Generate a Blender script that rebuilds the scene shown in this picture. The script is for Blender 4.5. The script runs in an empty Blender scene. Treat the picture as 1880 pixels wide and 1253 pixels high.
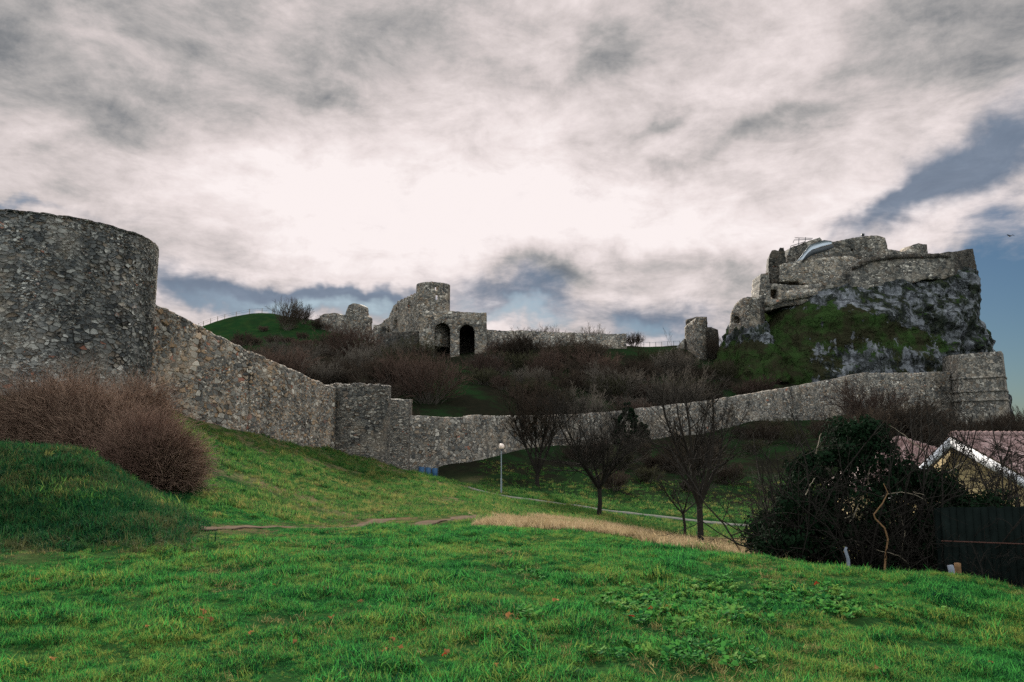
import bpy, math, random
import numpy as np
from mathutils import Vector
R = math.radians
random.seed(7); RNG = np.random.default_rng(7)
sc = bpy.context.scene
COL = sc.collection
# ------------------------------------------------------------------ camera, sky, sun, exposure
F = 1400.0; PITCH = R(7.6); EYE = 1.65
cam_d = bpy.data.cameras.new('camera'); cam = bpy.data.objects.new('camera', cam_d); COL.objects.link(cam)
cam.location = (0, 0, EYE); cam.rotation_euler = (R(90) + PITCH, 0, 0)
cam_d.sensor_width = 36; cam_d.lens = F / 1880 * 36; cam_d.clip_start = .05; cam_d.clip_end = 20000
sc.camera = cam
sc.view_settings.view_transform = 'Standard'; sc.view_settings.look = 'None'
sc.view_settings.exposure = 0.95; sc.view_settings.gamma = 1; sc.view_settings.use_curve_mapping = False
cy = sc.cycles
cy.max_bounces = 6; cy.diffuse_bounces = 3; cy.glossy_bounces = 2; cy.transmission_bounces = 3
cy.transparent_max_bounces = 8; cy.use_denoising = False; cy.sample_clamp_indirect = 2; cy.sample_clamp_direct = 3

def ray(px, py):
    u = (px - 940) / F; v = (626.5 - py) / F
    y = math.cos(PITCH) - v * math.sin(PITCH); z = math.sin(PITCH) + v * math.cos(PITCH)
    return Vector((u / y, 1.0, z / y))
def P(px, py, D):                       # photo pixel + distance along +Y -> world point
    r = ray(px, py) * D
    return Vector((r.x, r.y, r.z + EYE))
def EL(py): return math.tan(PITCH + math.atan((626.5 - py) / F))

SUN_AZ, SUN_EL = R(-9.0), R(22.0)
sdir = Vector((math.sin(SUN_AZ) * math.cos(SUN_EL), math.cos(SUN_AZ) * math.cos(SUN_EL), math.sin(SUN_EL)))
sl = bpy.data.lights.new('sun', 'SUN'); sl.energy = 5.0; sl.angle = R(6); sl.color = (1, .93, .82)
so = bpy.data.objects.new('sun', sl); COL.objects.link(so); so.rotation_euler = sdir.to_track_quat('Z', 'Y').to_euler()

# ------------------------------------------------------------------ node helper
class G:
    def __init__(s, tree): s.t = tree; s.n = tree.nodes; s.l = tree.links; s.n.clear()
    def put(s, sock, v):
        if v is None: return
        if isinstance(v, bpy.types.NodeSocket): s.l.new(v, sock)
        else:
            if hasattr(sock.default_value, '__len__'):
                if not hasattr(v, '__len__'): v = (v,) * len(sock.default_value)
                if len(sock.default_value) == 4 and len(v) == 3: v = (*v, 1)
            sock.default_value = v
    def node(s, ty, ins=None, **pr):
        nd = s.n.new(ty)
        for k, v in pr.items(): setattr(nd, k, v)
        for k, v in (ins or {}).items(): s.put(nd.inputs[k], v)
        return nd
    def m(s, op, a, b=None, c=None, clamp=False):
        nd = s.node('ShaderNodeMath', operation=op, use_clamp=clamp); s.put(nd.inputs[0], a)
        if b is not None: s.put(nd.inputs[1], b)
        if c is not None: s.put(nd.inputs[2], c)
        return nd.outputs[0]
    def vm(s, op, a, b=None):
        nd = s.node('ShaderNodeVectorMath', operation=op); s.put(nd.inputs[0], a)
        if b is not None: s.put(nd.inputs[1], b)
        return nd.outputs[0]
    def mix(s, f, a, b, blend='MIX'):
        nd = s.node('ShaderNodeMix', data_type='RGBA', blend_type=blend); s.put(nd.inputs[0], f); s.put(nd.inputs[6], a); s.put(nd.inputs[7], b)
        return nd.outputs[2]
    def ss(s, x, lo, hi, a=0., b=1.):
        nd = s.node('ShaderNodeMapRange', interpolation_type='SMOOTHSTEP'); s.put(nd.inputs[0], x)
        for i, v in enumerate((lo, hi, a, b)): s.put(nd.inputs[i + 1], v)
        return nd.outputs[0]
    def noise(s, vec, scale, detail=4, rough=.55, dist=0., out=0):
        nd = s.node('ShaderNodeTexNoise', {'Scale': scale, 'Detail': detail, 'Roughness': rough, 'Distortion': dist})
        if vec is not None: s.put(nd.inputs['Vector'], vec)
        return nd.outputs[out]
    def ramp(s, f, stops, interp='LINEAR'):
        nd = s.node('ShaderNodeValToRGB'); s.put(nd.inputs[0], f); cr = nd.color_ramp; cr.interpolation = interp
        while len(cr.elements) < len(stops): cr.elements.new(.5)
        for e, (p, c) in zip(cr.elements, stops): e.position = p; e.color = (*c, 1)
        return nd.outputs[0]

# ------------------------------------------------------------------ world: blue sky (Nishita) under drifting cloud
w = bpy.data.worlds.new('World'); sc.world = w; w.use_nodes = True
g = G(w.node_tree)
sky = g.node('ShaderNodeTexSky', sky_type='NISHITA', sun_disc=False, sun_elevation=SUN_EL, sun_rotation=SUN_AZ, air_density=1.0, dust_density=.6, ozone_density=2.0)
dirv = g.node('ShaderNodeTexCoord').outputs['Generated']
sx = g.node('ShaderNodeSeparateXYZ', {0: dirv}); dx, dy, dz = sx.outputs
az = g.m('ARCTAN2', dx, dy); elv = g.m('ARCSINE', dz)
zz = g.m('ADD', g.m('MAXIMUM', dz, 0.0), .16)
plane = g.node('ShaderNodeCombineXYZ', {0: g.m('DIVIDE', dx, zz), 1: g.m('DIVIDE', dy, zz), 2: 0.3}).outputs[0]
wrp = g.noise(dirv, 5.5, 5, .6, 0., 1)
ws = g.node('ShaderNodeSeparateColor', {0: wrp})
azw = g.m('ADD', az, g.m('MULTIPLY', g.m('SUBTRACT', ws.outputs[0], .5), .30))
elw = g.m('ADD', elv, g.m('MULTIPLY', g.m('SUBTRACT', ws.outputs[1], .5), .17))
def blob(px, py, rx, ry, rot=0., soft=1.0):       # elliptical patch of sky round a direction
    r = ray(px, py); a0 = math.atan2(r.x, 1); e0 = math.atan2(r.z, math.hypot(r.x, 1)); c, s_ = math.cos(R(rot)), math.sin(R(rot))
    A = g.m('SUBTRACT', azw, a0); E = g.m('SUBTRACT', elw, e0)
    a = g.m('ADD', g.m('MULTIPLY', A, c * F / rx), g.m('MULTIPLY', E, s_ * F / rx))
    e = g.m('ADD', g.m('MULTIPLY', A, -s_ * F / ry), g.m('MULTIPLY', E, c * F / ry))
    d2 = g.m('ADD', g.m('MULTIPLY', a, a), g.m('MULTIPLY', e, e))
    return g.m('EXPONENT', g.m('MULTIPLY', d2, -soft))
def total(lst, wts=None):
    o = None
    for i, b in enumerate(lst):
        if wts: b = g.m('MULTIPLY', b, wts[i])
        o = b if o is None else g.m('ADD', o, b)
    return o
slate = total([blob(430, 550, 170, 34, -8), blob(640, 570, 150, 24), blob(930, 560, 170, 36, -10), blob(1215, 580, 90, 50, -20), blob(1800, 280, 150, 75, 27), blob(1650, 375, 120, 26, 25), blob(30, 380, 110, 12)], [1.5, 1.25, 1.0, 1.05, 1.4, .6, .5])
blue = total([blob(430, 565, 150, 26, -8), blob(640, 585, 130, 20), blob(930, 580, 150, 24, -10), blob(1215, 600, 80, 30, -20), blob(1800, 275, 110, 40, 28),
              blob(1865, 610, 85, 175), blob(30, 375, 90, 12), blob(1640, 350, 90, 40, 25), blob(1690, 30, 120, 30)], [.6, .5, .7, .6, .0, 1.6, .4, .0, .1])
dark = total([blob(1130, 95, 62, 42, 30), blob(1200, 205, 80, 20, 15), blob(1230, 285, 85, 32, 5), blob(1420, 250, 90, 22, 12), blob(1620, 110, 230, 55, 15),
              blob(130, 160, 330, 120, 10), blob(600, 90, 210, 70, 12), blob(880, 55, 220, 45), blob(1240, 470, 150, 36, -10), blob(960, 515, 130, 22, -8),
              blob(540, 175, 40, 18), blob(1820, 60, 180, 70, 10), blob(40, 60, 200, 110), blob(0, 0, 420, 200), blob(1880, 0, 420, 130)], [.62, .48, .50, .40, .24, .16, .22, .18, .48, .55, .22, .26, .12, .22, .2])
lite = total([blob(770, 385, 400, 120, 5), blob(1380, 170, 200, 80, 15), blob(330, 330, 300, 60, 15), blob(1560, 400, 150, 45, 8), blob(1180, 400, 260, 60), blob(800, 390, 360, 115)], [.34, .22, .05, .2, .24, .28])
n1 = g.noise(plane, 1.5, 8, .6, .5); n2 = g.noise(plane, 5.5, 8, .66, .5)
n3 = g.noise(g.vm('MULTIPLY', dirv, (1, 1, 1.9)), 7.5, 9, .66, .25)
nn = g.m('ADD', g.m('ADD', g.m('MULTIPLY', g.m('SUBTRACT', n1, .5), .75), g.m('MULTIPLY', g.m('SUBTRACT', n2, .5), .62)), g.m('MULTIPLY', g.m('SUBTRACT', n3, .5), 1.15))
tone = g.m('ADD', g.m('SUBTRACT', g.m('ADD', g.m('MULTIPLY', nn, .95), lite), g.m('MULTIPLY', g.m('ADD', dark, g.m('MULTIPLY', blob(500, 290, 190, 80), .3)), .62)), .615)
ccol = g.ramp(tone, [(0.0, (.13, .14, .155)), (.18, (.25, .255, .265)), (.38, (.43, .41, .405)), (.58, (.64, .575, .565)), (.8, (.84, .75, .74)), (1.0, (.97, .885, .875))])
cover = g.ss(g.m('SUBTRACT', blue, g.m('MULTIPLY', nn, .75)), .22, .95, 1., 0.)
# unseen sky overhead and behind the camera: added fill, cooler behind
back = g.ss(dy, -.15, .55, 1., 0.); up = g.ss(dz, .50, .8)
boost = g.m('MULTIPLY', g.m('ADD', 1.0, g.m('ADD', g.m('MULTIPLY', back, 1.0), g.m('MULTIPLY', up, .6))), .518)
bg_s = g.node('ShaderNodeBackground', {0: g.mix(1., sky.outputs[0], (.66, .84, 1.0), 'MULTIPLY'), 1: .052 * .46})
ccol = g.mix(g.ss(g.m('ADD', slate, g.m('MULTIPLY', nn, -.9)), .08, 1.15, 0., .92), ccol, g.mix(n2, (.085, .125, .19), (.21, .28, .38)))
ccol = g.mix(back, ccol, g.mix(1., ccol, (.86, 1.02, 1.08), 'MULTIPLY'))
bg_c = g.node('ShaderNodeBackground', {0: ccol, 1: boost})
mx = g.node('ShaderNodeMixShader', {0: cover, 1: bg_s.outputs[0], 2: bg_c.outputs[0]})
g.node('ShaderNodeOutputWorld', {0: mx.outputs[0]})

# ------------------------------------------------------------------ numpy noise
def _h(ix, iy, iz, seed):
    n = (ix.astype(np.int64) * 374761393 + iy.astype(np.int64) * 668265263 + iz.astype(np.int64) * 2147483647 + seed * 1274126177) & 0xffffffff
    n = ((n ^ (n >> 13)) * 1274126177) & 0xffffffff
    n = (n ^ (n >> 16)) & 0xffffff
    return n / float(0xffffff)
def vnoise(x, y, z=0., seed=0):
    x, y, z = np.broadcast_arrays(np.asarray(x, float), np.asarray(y, float), np.asarray(z, float))
    ix, iy, iz = np.floor(x), np.floor(y), np.floor(z); fx, fy, fz = x - ix, y - iy, z - iz
    fx, fy, fz = [f * f * (3 - 2 * f) for f in (fx, fy, fz)]
    o = 0.
    for a in (0, 1):
        for b in (0, 1):
            for c in (0, 1):
                wt = (fx if a else 1 - fx) * (fy if b else 1 - fy) * (fz if c else 1 - fz)
                o = o + wt * _h(ix + a, iy + b, iz + c, seed)
    return o * 2 - 1
def fbm(x, y, z=0., oct=4, seed=0, rough=.5):
    o = 0.; a = 1.; t = 0.
    for i in range(oct):
        o = o + a * vnoise(np.asarray(x) * 2 ** i, np.asarray(y) * 2 ** i, np.asarray(z) * 2 ** i, seed + i); t += a; a *= rough
    return o / t

# ------------------------------------------------------------------ terrain: per column (photo x) list of (distance, photo y) or (distance, 'z', height)
TC = {
 -300: [(5, 0.), (9, .2), (13, 1.), (16, 1.8), (20, 1.6), (25, 2.5), (30, 4.), (40, 5.), (60, 6.), (100, 12.), (150, 18.), (200, 22.), (300, 15.)],
 0: [(5, 0.), (9, .03), (12, -1000), (15, -872), (17, -823), (19, 1.3), (23, 1.6), (27, 3.2), (32, 4.), (45, 5.), (60, 6.), (100, 12.), (150, 20.), (200, 24.), (300, 15.)],
 150: [(5, 0.), (9, .0), (12, -1000), (14.5, -900), (17, -827), (19.5, .9), (23, 1.4), (27, 3.2), (32, 4.), (45, 4.8), (60, 5.5), (100, 12.), (150, 20.), (200, 25.), (300, 15.)],
 280: [(5, 0.), (9, 0.), (12, -995), (14, -945), (17, -905), (20, .35), (24, 1.4), (29, 2.9), (33, 3.5), (45, 4.5), (60, 6.), (100, 13.), (150, 21.), (190, -640), (300, 15.)],
 380: [(5, 0.), (9, 0.), (13, -985), (17, -955), (20, -915), (26, -860), (33, -808), (39, -778), (45, 3.3), (80, 5.5), (100, -720), (150, -655), (170, -620), (190, -588), (215, 30.), (300, 20.)],
 440: [(5, 0.), (9, 0.), (13, -983), (17, -960), (21, -922), (28, -872), (36, -825), (43, -793), (50, 3.2), (80, -725), (100, -700), (150, -642), (160, -634), (175, -605), (190, -576), (215, 33.), (300, 20.)],
 500: [(5, 0.), (9, -.02), (14, -980), (18, -962), (22, -935), (30, -885), (40, -835), (48, -805), (56, 2.6), (80, -720), (110, -680), (140, -645), (150, -634), (158, -630), (175, -602), (190, -578), (215, 33.), (300, 20.)],
 620: [(5, 0.), (9, -.02), (15, -976), (18, -974), (20.5, -968), (24, -956), (28, -937), (35, -905), (48, -865), (60, -832), (70, 1.2), (85, -740), (110, -690), (140, -645), (170, -612), (185, -597), (210, 28.), (300, 20.)],
 700: [(5, 0.), (9, -.02), (16, -971), (19, -968), (22, -961), (25, -952), (30, -935), (36, -918), (50, -880), (62, -847), (72, 1.), (85, -750), (110, -690), (140, -650), (160, -632), (200, 24.), (300, 20.)],
 780: [(5, 0.), (10, -.03), (16, -972), (19, -970), (22, -962), (26, -949), (31, -934), (38, -915), (50, -888), (58, -872), (63, -1.75), (67, -1.7), (71, -851), (78, 1.5), (88, -745), (110, -695), (135, -660), (145, -655), (165, 20.), (200, 20.), (300, 15.)],
 900: [(5, 0.), (10, -.03), (17, -969), (20, -967), (24, -957), (28.5, -946), (33, -939), (40, -927), (45, -920), (50, -915), (56, -908), (60, -898), (68, -868), (75, -845), (82, 2.), (92, -745), (115, -690), (138, -652), (148, -640), (200, 20.), (300, 10.)],
 1000: [(5, 0.), (10, -.05), (17, -972), (22, -975), (28, -962), (36, -948), (46, -943), (55, -923), (60, -910), (68, -880), (80, -836), (90, 2.5), (100, -740), (120, -690), (145, -645), (155, -638), (200, 20.), (300, 10.)],
 1100: [(5, 0.), (10, -.08), (16, -985), (20, -990), (26, -975), (35, -962), (45, -950), (54, -938), (62, -915), (75, -865), (92, -822), (102, 2.5), (112, -735), (130, -690), (150, -642), (160, -637), (200, 20.), (300, 10.)],
 1250: [(5, -.02), (10, -.15), (14, -1009), (18, -1017), (24, -1006), (32, -1000), (42, -975), (52, -958), (60, -930), (75, -880), (95, -822), (106, -800), (114, 4.), (124, -730), (142, -685), (160, -640), (167, -636), (200, 20.), (300, 5.)],
 1400: [(5, -.05), (9, -.2), (12.5, -1035), (16, -1050), (22, -1035), (30, -1015), (40, -990), (50, -972), (60, -940), (80, -870), (100, -805), (115, -778), (122, 6.), (135, 12.), (150, 15.), (170, 16.), (200, 8.), (300, 0.)],
 1550: [(5, -.1), (8, -.22), (11.5, -1050), (15, -1.1), (22, -2.2), (32, -3.), (45, -4.), (60, -4.), (80, -.5), (100, 2.8), (122, -768), (130, 9.), (150, 12.), (170, 11.), (200, 2.), (300, -8.)],
 1700: [(5, -.15), (8, -.3), (11, -1057), (14, -1.1), (20, -2.3), (30, -3.2), (45, -3.5), (60, -3.), (90, 1.), (128, 4.5), (145, 8.), (170, 4.), (200, -5.), (300, -12.)],
 1880: [(5, -.2), (8, -.38), (10.5, -1090), (13, -1.2), (20, -2.5), (40, -3.5), (60, -3.), (90, 0.), (128, 2.5), (150, 1.), (200, -10.), (300, -14.)],
 2300: [(5, -.3), (8, -.7), (10.5, -1.), (13, -1.8), (20, -3.), (40, -4.), (60, -4.), (90, -2.), (128, -2.), (150, -6.), (200, -14.), (300, -16.)],
}
def pchip(x, y, xi):
    h = np.diff(x); d = np.diff(y) / h; m = np.zeros_like(y)
    for k in range(1, len(x) - 1):
        if d[k - 1] * d[k] > 0:
            w1, w2 = 2 * h[k] + h[k - 1], h[k] + 2 * h[k - 1]; m[k] = (w1 + w2) / (w1 / d[k - 1] + w2 / d[k])
    m[0], m[-1] = d[0], d[-1]
    k = np.clip(np.searchsorted(x, xi) - 1, 0, len(x) - 2); t = (xi - x[k]) / h[k]
    return ((2*t**3 - 3*t**2 + 1) * y[k] + (t**3 - 2*t**2 + t) * h[k] * m[k] + (-2*t**3 + 3*t**2) * y[k+1] + (t**3 - t**2) * h[k] * m[k+1])
LD = np.linspace(math.log(2), math.log(400), 420)
qs = np.array(sorted(TC)); tab = []
for q in qs:
    pts = [(2, 0.)] + [(d, v if v > -100 else EYE + EL(-v) * d) for d, v in TC[q]] + [(400, -10.)]
    tab.append(pchip(np.log([p[0] for p in pts]), np.array([p[1] for p in pts]), LD))
tab = np.array(tab); QF = np.linspace(-300, 2300, 521)
ZT = np.array([np.interp(QF, qs, tab[:, j]) for j in range(len(LD))]).T
kq = np.exp(-.5 * (np.arange(-8, 9) / 3.5) ** 2); kq /= kq.sum()
kd = np.exp(-.5 * (np.arange(-3, 4) / 1.3) ** 2); kd /= kd.sum()
ZT = np.apply_along_axis(lambda a: np.convolve(np.pad(a, 8, 'edge'), kq, 'valid'), 0, ZT)
ZT = np.apply_along_axis(lambda a: np.convolve(np.pad(a, 3, 'edge'), kd, 'valid'), 1, ZT)
def terr(X, Y, rough=True):
    X = np.asarray(X, float); Y = np.asarray(Y, float); D = np.clip(Y, 2, 399.9)
    q = np.clip(940 + F * X / D, -299.9, 2299.9)
    a = (q + 300) / 5.; b = (np.log(D) - LD[0]) / (LD[1] - LD[0])
    i = np.clip(a.astype(int), 0, 519); j = np.clip(b.astype(int), 0, 418); fa, fb = a - i, b - j
    z = (ZT[i, j] * (1 - fa) + ZT[i + 1, j] * fa) * (1 - fb) + (ZT[i, j + 1] * (1 - fa) + ZT[i + 1, j + 1] * fa) * fb
    if rough:
        near = np.clip((D - 3) / 10, 0, 1); z = z + np.clip((26 - D) / 6, 0, 1) * .035 * fbm(X * 2.6, Y * 2.6, 0, 2, 15)
        z = z + .035 * fbm(X * 1.1, Y * 1.1, 0, 3, 5) + near * .07 * fbm(X * .45, Y * .45, 0, 2, 9)
        z = z + np.clip((D - 70) / 40, 0, 1) * .9 * fbm(X * .08, Y * .08, 0, 3, 21)
    return z
def tz(x, y): return float(terr(np.array([x]), np.array([y]))[0])
def on_ground(px, D, dz=0.):
    X = (px - 940) / F * D
    for _ in range(4):                                  # keep the photo x at the ground's own height
        z = tz(X, D); el = math.atan((z - EYE) / D) - PITCH; X = (px - 940) / F * D * (math.cos(PITCH) - math.tan(el) * math.sin(PITCH))
    return Vector((X, D, tz(X, D) + dz))

# ------------------------------------------------------------------ mesh helpers
def np_mesh(name, V, Fa, mat=None, smooth=False, attrs=None, mats=None, midx=None):
    me = bpy.data.meshes.new(name); V = np.asarray(V, np.float32); Fl = Fa if isinstance(Fa, list) else [Fa]
    Fl = [np.asarray(f, np.int32) for f in Fl if len(f)]
    me.vertices.add(len(V)); me.vertices.foreach_set('co', V.ravel())
    if Fl:
        loops = np.concatenate([f.ravel() for f in Fl]); tot = np.concatenate([np.full(len(f), f.shape[1], np.int32) for f in Fl])
        st = np.concatenate([[0], np.cumsum(tot)[:-1]]).astype(np.int32)
        me.loops.add(len(loops)); me.loops.foreach_set('vertex_index', loops)
        me.polygons.add(len(tot)); me.polygons.foreach_set('loop_start', st); me.polygons.foreach_set('loop_total', tot)
        if smooth: me.polygons.foreach_set('use_smooth', np.ones(len(tot), bool))
    for k, a in (attrs or {}).items():
        a = np.asarray(a, np.float32); at = me.attributes.new(k, 'FLOAT', 'POINT'); at.data.foreach_set('value', a)
    for m_ in (mats or ([mat] if mat else [])): me.materials.append(m_)
    if midx is not None: me.polygons.foreach_set('material_index', np.asarray(midx, np.int32))
    me.update(calc_edges=True); me.validate()
    return me
def tag(o, label=None, cat=None, group=None, kind=None):
    if label: o['label'] = label
    if cat: o['category'] = cat
    if group: o['group'] = group
    if kind: o['kind'] = kind
    return o
def obj(name, me, loc=(0, 0, 0), parent=None, rot=None, scale=None):
    o = bpy.data.objects.new(name, me); COL.objects.link(o); o.location = loc
    if parent: o.parent = parent
    if rot: o.rotation_euler = rot
    if scale: o.scale = scale
    return o
def thing(name, loc, label, cat, group=None, rz=0):
    o = bpy.data.objects.new(name, None); COL.objects.link(o); o.location = loc; o.rotation_euler = (0, 0, rz); o.empty_display_size = .3
    return tag(o, label, cat, group)
def part(name, V, Fa, mat, parent, smooth=False, attrs=None, label=None):   # V in world space, parent an unrotated Empty or a part under one
    off = np.array(parent.matrix_basis.translation); p = parent
    while p.parent: p = p.parent; off = off + np.array(p.matrix_basis.translation)
    o = obj(name, np_mesh(name, np.asarray(V, float) - off, Fa, mat, smooth, attrs), (0, 0, 0), parent)
    if label: o['label'] = label
    return o
def single(name, V, Fa, mat, loc, label, cat, group=None, smooth=False, attrs=None, kind=None):
    o = obj(name, np_mesh(name, np.asarray(V, float) - np.array(loc), Fa, mat, smooth, attrs), loc)
    return tag(o, label, cat, group, kind)
def merge(parts):
    V = []; Q = []; T = []; n = 0
    for v, f in parts:
        v = np.asarray(v, float); V.append(v)
        for ff in (f if isinstance(f, list) else [f]):
            ff = np.asarray(ff, int)
            if ff.size: (Q if ff.shape[1] == 4 else T).append(ff + n)
        n += len(v)
    return np.concatenate(V), [np.concatenate(x) for x in (Q, T) if x]
def box(c, s, rz=0.):
    c = np.array(c, float); s = np.array(s, float) / 2
    v = np.array([[x, y, z] for z in (-1, 1) for y in (-1, 1) for x in (-1, 1)], float) * s
    co, si = math.cos(rz), math.sin(rz); v = np.stack([v[:, 0] * co - v[:, 1] * si, v[:, 0] * si + v[:, 1] * co, v[:, 2]], 1) + c
    return v, np.array([[0, 2, 3, 1], [4, 5, 7, 6], [0, 1, 5, 4], [2, 6, 7, 3], [0, 4, 6, 2], [1, 3, 7, 5]])
def tubes(Pn, Rn, s=4, caps=False):                    # Pn (N,K,3), Rn (N,K)
    Pn = np.asarray(Pn, float); N, K, _ = Pn.shape; Rn = np.broadcast_to(np.asarray(Rn, float), (N, K))
    T = np.gradient(Pn, axis=1); T /= np.linalg.norm(T, axis=2, keepdims=True) + 1e-9
    ref = np.where(np.abs(T[:, :1, 2:3]) > .8, np.array([[[1., 0, 0]]]), np.array([[[0., 0, 1.]]]))
    A = np.cross(T, np.broadcast_to(ref, T.shape)); A /= np.linalg.norm(A, axis=2, keepdims=True) + 1e-9; B = np.cross(T, A)
    an = np.arange(s) * 2 * math.pi / s
    V = Pn[:, :, None] + Rn[:, :, None, None] * (A[:, :, None] * np.cos(an)[:, None] + B[:, :, None] * np.sin(an)[:, None])
    b = (np.arange(N)[:, None, None] * K + np.arange(K - 1)[None, :, None]) * s; k = np.arange(s); k2 = (k + 1) % s
    Q = np.stack(np.broadcast_arrays(b + k, b + k2, b + s + k2, b + s + k), -1).reshape(-1, 4)
    fs = [Q]
    if caps and s >= 3:
        for e in (0, K - 1):
            c = (np.arange(N) * K + e) * s
            for i in range(1, s - 1): fs.append(np.stack([c, c + i, c + i + 1], 1))
    V = V.reshape(-1, 3)
    return (V, fs[0]) if len(fs) == 1 else (V, [fs[0], np.concatenate(fs[1:])])
def tube(pts, r, s=6):
    pts = np.array([list(p) for p in pts], float)[None]; r = np.array(r, float); r = r[None] if r.ndim else np.full((1, pts.shape[1]), float(r))
    return tubes(pts, r, s, True)

# outline traced in the photo, laid on an upright plane at its own distance, given thickness; holes go right through
from mathutils.geometry import delaunay_2d_cdt
def vplane(a, b):                                      # a, b = (photo x, distance) on the ground plan
    p0 = ray(a[0], 813) * a[1]; p1 = ray(b[0], 813) * b[1]; t = Vector((p1.x - p0.x, p1.y - p0.y, 0)).normalized(); n = Vector((-t.y, t.x, 0))
    if n.y < 0: n = -n
    return p0, t, n
def on_plane(pl, px, py):
    p0, t, n = pl; r = ray(px, py); k = (n.x * p0.x + n.y * p0.y) / (n.x * r.x + n.y * r.y)
    return Vector((r.x * k, r.y * k, r.z * k + EYE))
def rag(pts, step, amp, closed=True, rng=random):      # break an outline up into crumbling masonry steps
    out = []; n = len(pts)
    for i in range(n if closed else n - 1):
        a, b = pts[i], pts[(i + 1) % n]; L = math.dist(a, b); k = max(1, int(L / step))
        for j in range(k):
            t = j / k; q = [a[0] + (b[0] - a[0]) * t, a[1] + (b[1] - a[1]) * t]
            if amp and j: q[0] += rng.uniform(-amp, amp); q[1] += rng.uniform(-amp, amp)
            out.append(tuple(q))
    if not closed: out.append(tuple(pts[-1]))
    return out
def slab(outline, pl, thick, holes=(), amp=.8, step=3.2, hole_amp=.25):
    loops = [rag(outline, step, amp)] + [rag(h, 3, hole_amp) for h in holes]
    p0, t, n = pl; W = []; fr = []
    for lp in loops:
        w3 = [on_plane(pl, *q) for q in lp]; W.append(w3); fr.append([Vector((p.dot(t), p.z, 0)) for p in w3])
    flat = [Vector((v.x, v.y)) for lp in fr for v in lp]; ed = []; o = 0
    for lp in fr: k = len(lp); ed += [(o + i, o + (i + 1) % k) for i in range(k)]; o += k
    cv, _, cf, ov, _, _ = delaunay_2d_cdt(flat, ed, [], 0, 1e-6); back_ = {i: o_[0] for i, o_ in enumerate(ov) if o_}
    def inside(x, y):
        c = False
        for a, b in ed:
            (ax, ay), (bx, by) = flat[a], flat[b]
            if (ay > y) != (by > y) and x < (bx - ax) * (y - ay) / (by - ay) + ax: c = not c
        return c
    tri = []
    for f in cf:
        if all(i in back_ for i in f):
            c = sum((cv[i] for i in f), Vector((0, 0))) / 3
            if inside(c.x, c.y): tri.append([back_[i] for i in f])
    V = [v for w3 in W for v in w3]; N = len(V); V2 = [v + n * thick for v in V]
    T = [[a, b, c] for a, b, c in tri]; T2 = [[c + N, b + N, a + N] for a, b, c in tri]; Q = []; o = 0
    for w3 in W:
        k = len(w3); Q += [[o + i, o + (i + 1) % k, o + (i + 1) % k + N, o + i + N] for i in range(k)]; o += k
    return np.array([list(v) for v in V + V2]), [np.array(Q), np.array(T + T2)]
def arch(x0, x1, y0, y1, n=10):                        # photo rectangle with a round head
    r = (x1 - x0) / 2; cx = (x0 + x1) / 2
    return [(x0, y1), (x1, y1)] + [(cx + r * math.cos(math.pi * i / n), y0 + r - r * math.sin(math.pi * i / n)) for i in range(n + 1)]
def block(top, bot):                                   # solid from top and bottom corner rings
    n = len(top); V = [list(v) for v in bot] + [list(v) for v in top]
    Q = [[i, (i + 1) % n, (i + 1) % n + n, i + n] for i in range(n)]
    T = [[n, n + i, n + i + 1] for i in range(1, n - 1)] + [[0, i + 1, i] for i in range(1, n - 1)]
    return np.array(V), [np.array(Q), np.array(T)]
def dense(V, Fl, seg=.5, amp=.1, seed=3):              # cut faces finer and roughen them, for masonry seen close enough
    import bmesh
    bm = bmesh.new(); vs = [bm.verts.new(v) for v in V]
    for f in (Fl if isinstance(Fl, list) else [Fl]):
        for q in f:
            try: bm.faces.new([vs[i] for i in q])
            except ValueError: pass
    for _ in range(7):
        e = [x for x in bm.edges if x.calc_length() > seg]
        if not e: break
        bmesh.ops.subdivide_edges(bm, edges=e, cuts=1, use_grid_fill=True)
    bmesh.ops.triangulate(bm, faces=[f for f in bm.faces if len(f.verts) > 4])
    bm.verts.ensure_lookup_table(); bm.normal_update()
    co = np.array([v.co[:] for v in bm.verts]); no = np.array([v.normal[:] for v in bm.verts])
    co = co + no * (amp * fbm(co[:, 0] * 1.1, co[:, 1] * 1.1, co[:, 2] * 1.1, 3, seed))[:, None]
    bm.verts.index_update()
    Q = [[v.index for v in f.verts] for f in bm.faces if len(f.verts) == 4]; T = [[v.index for v in f.verts] for f in bm.faces if len(f.verts) == 3]
    bm.free()
    return co, [np.array(x) for x in (Q, T) if x]

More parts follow.
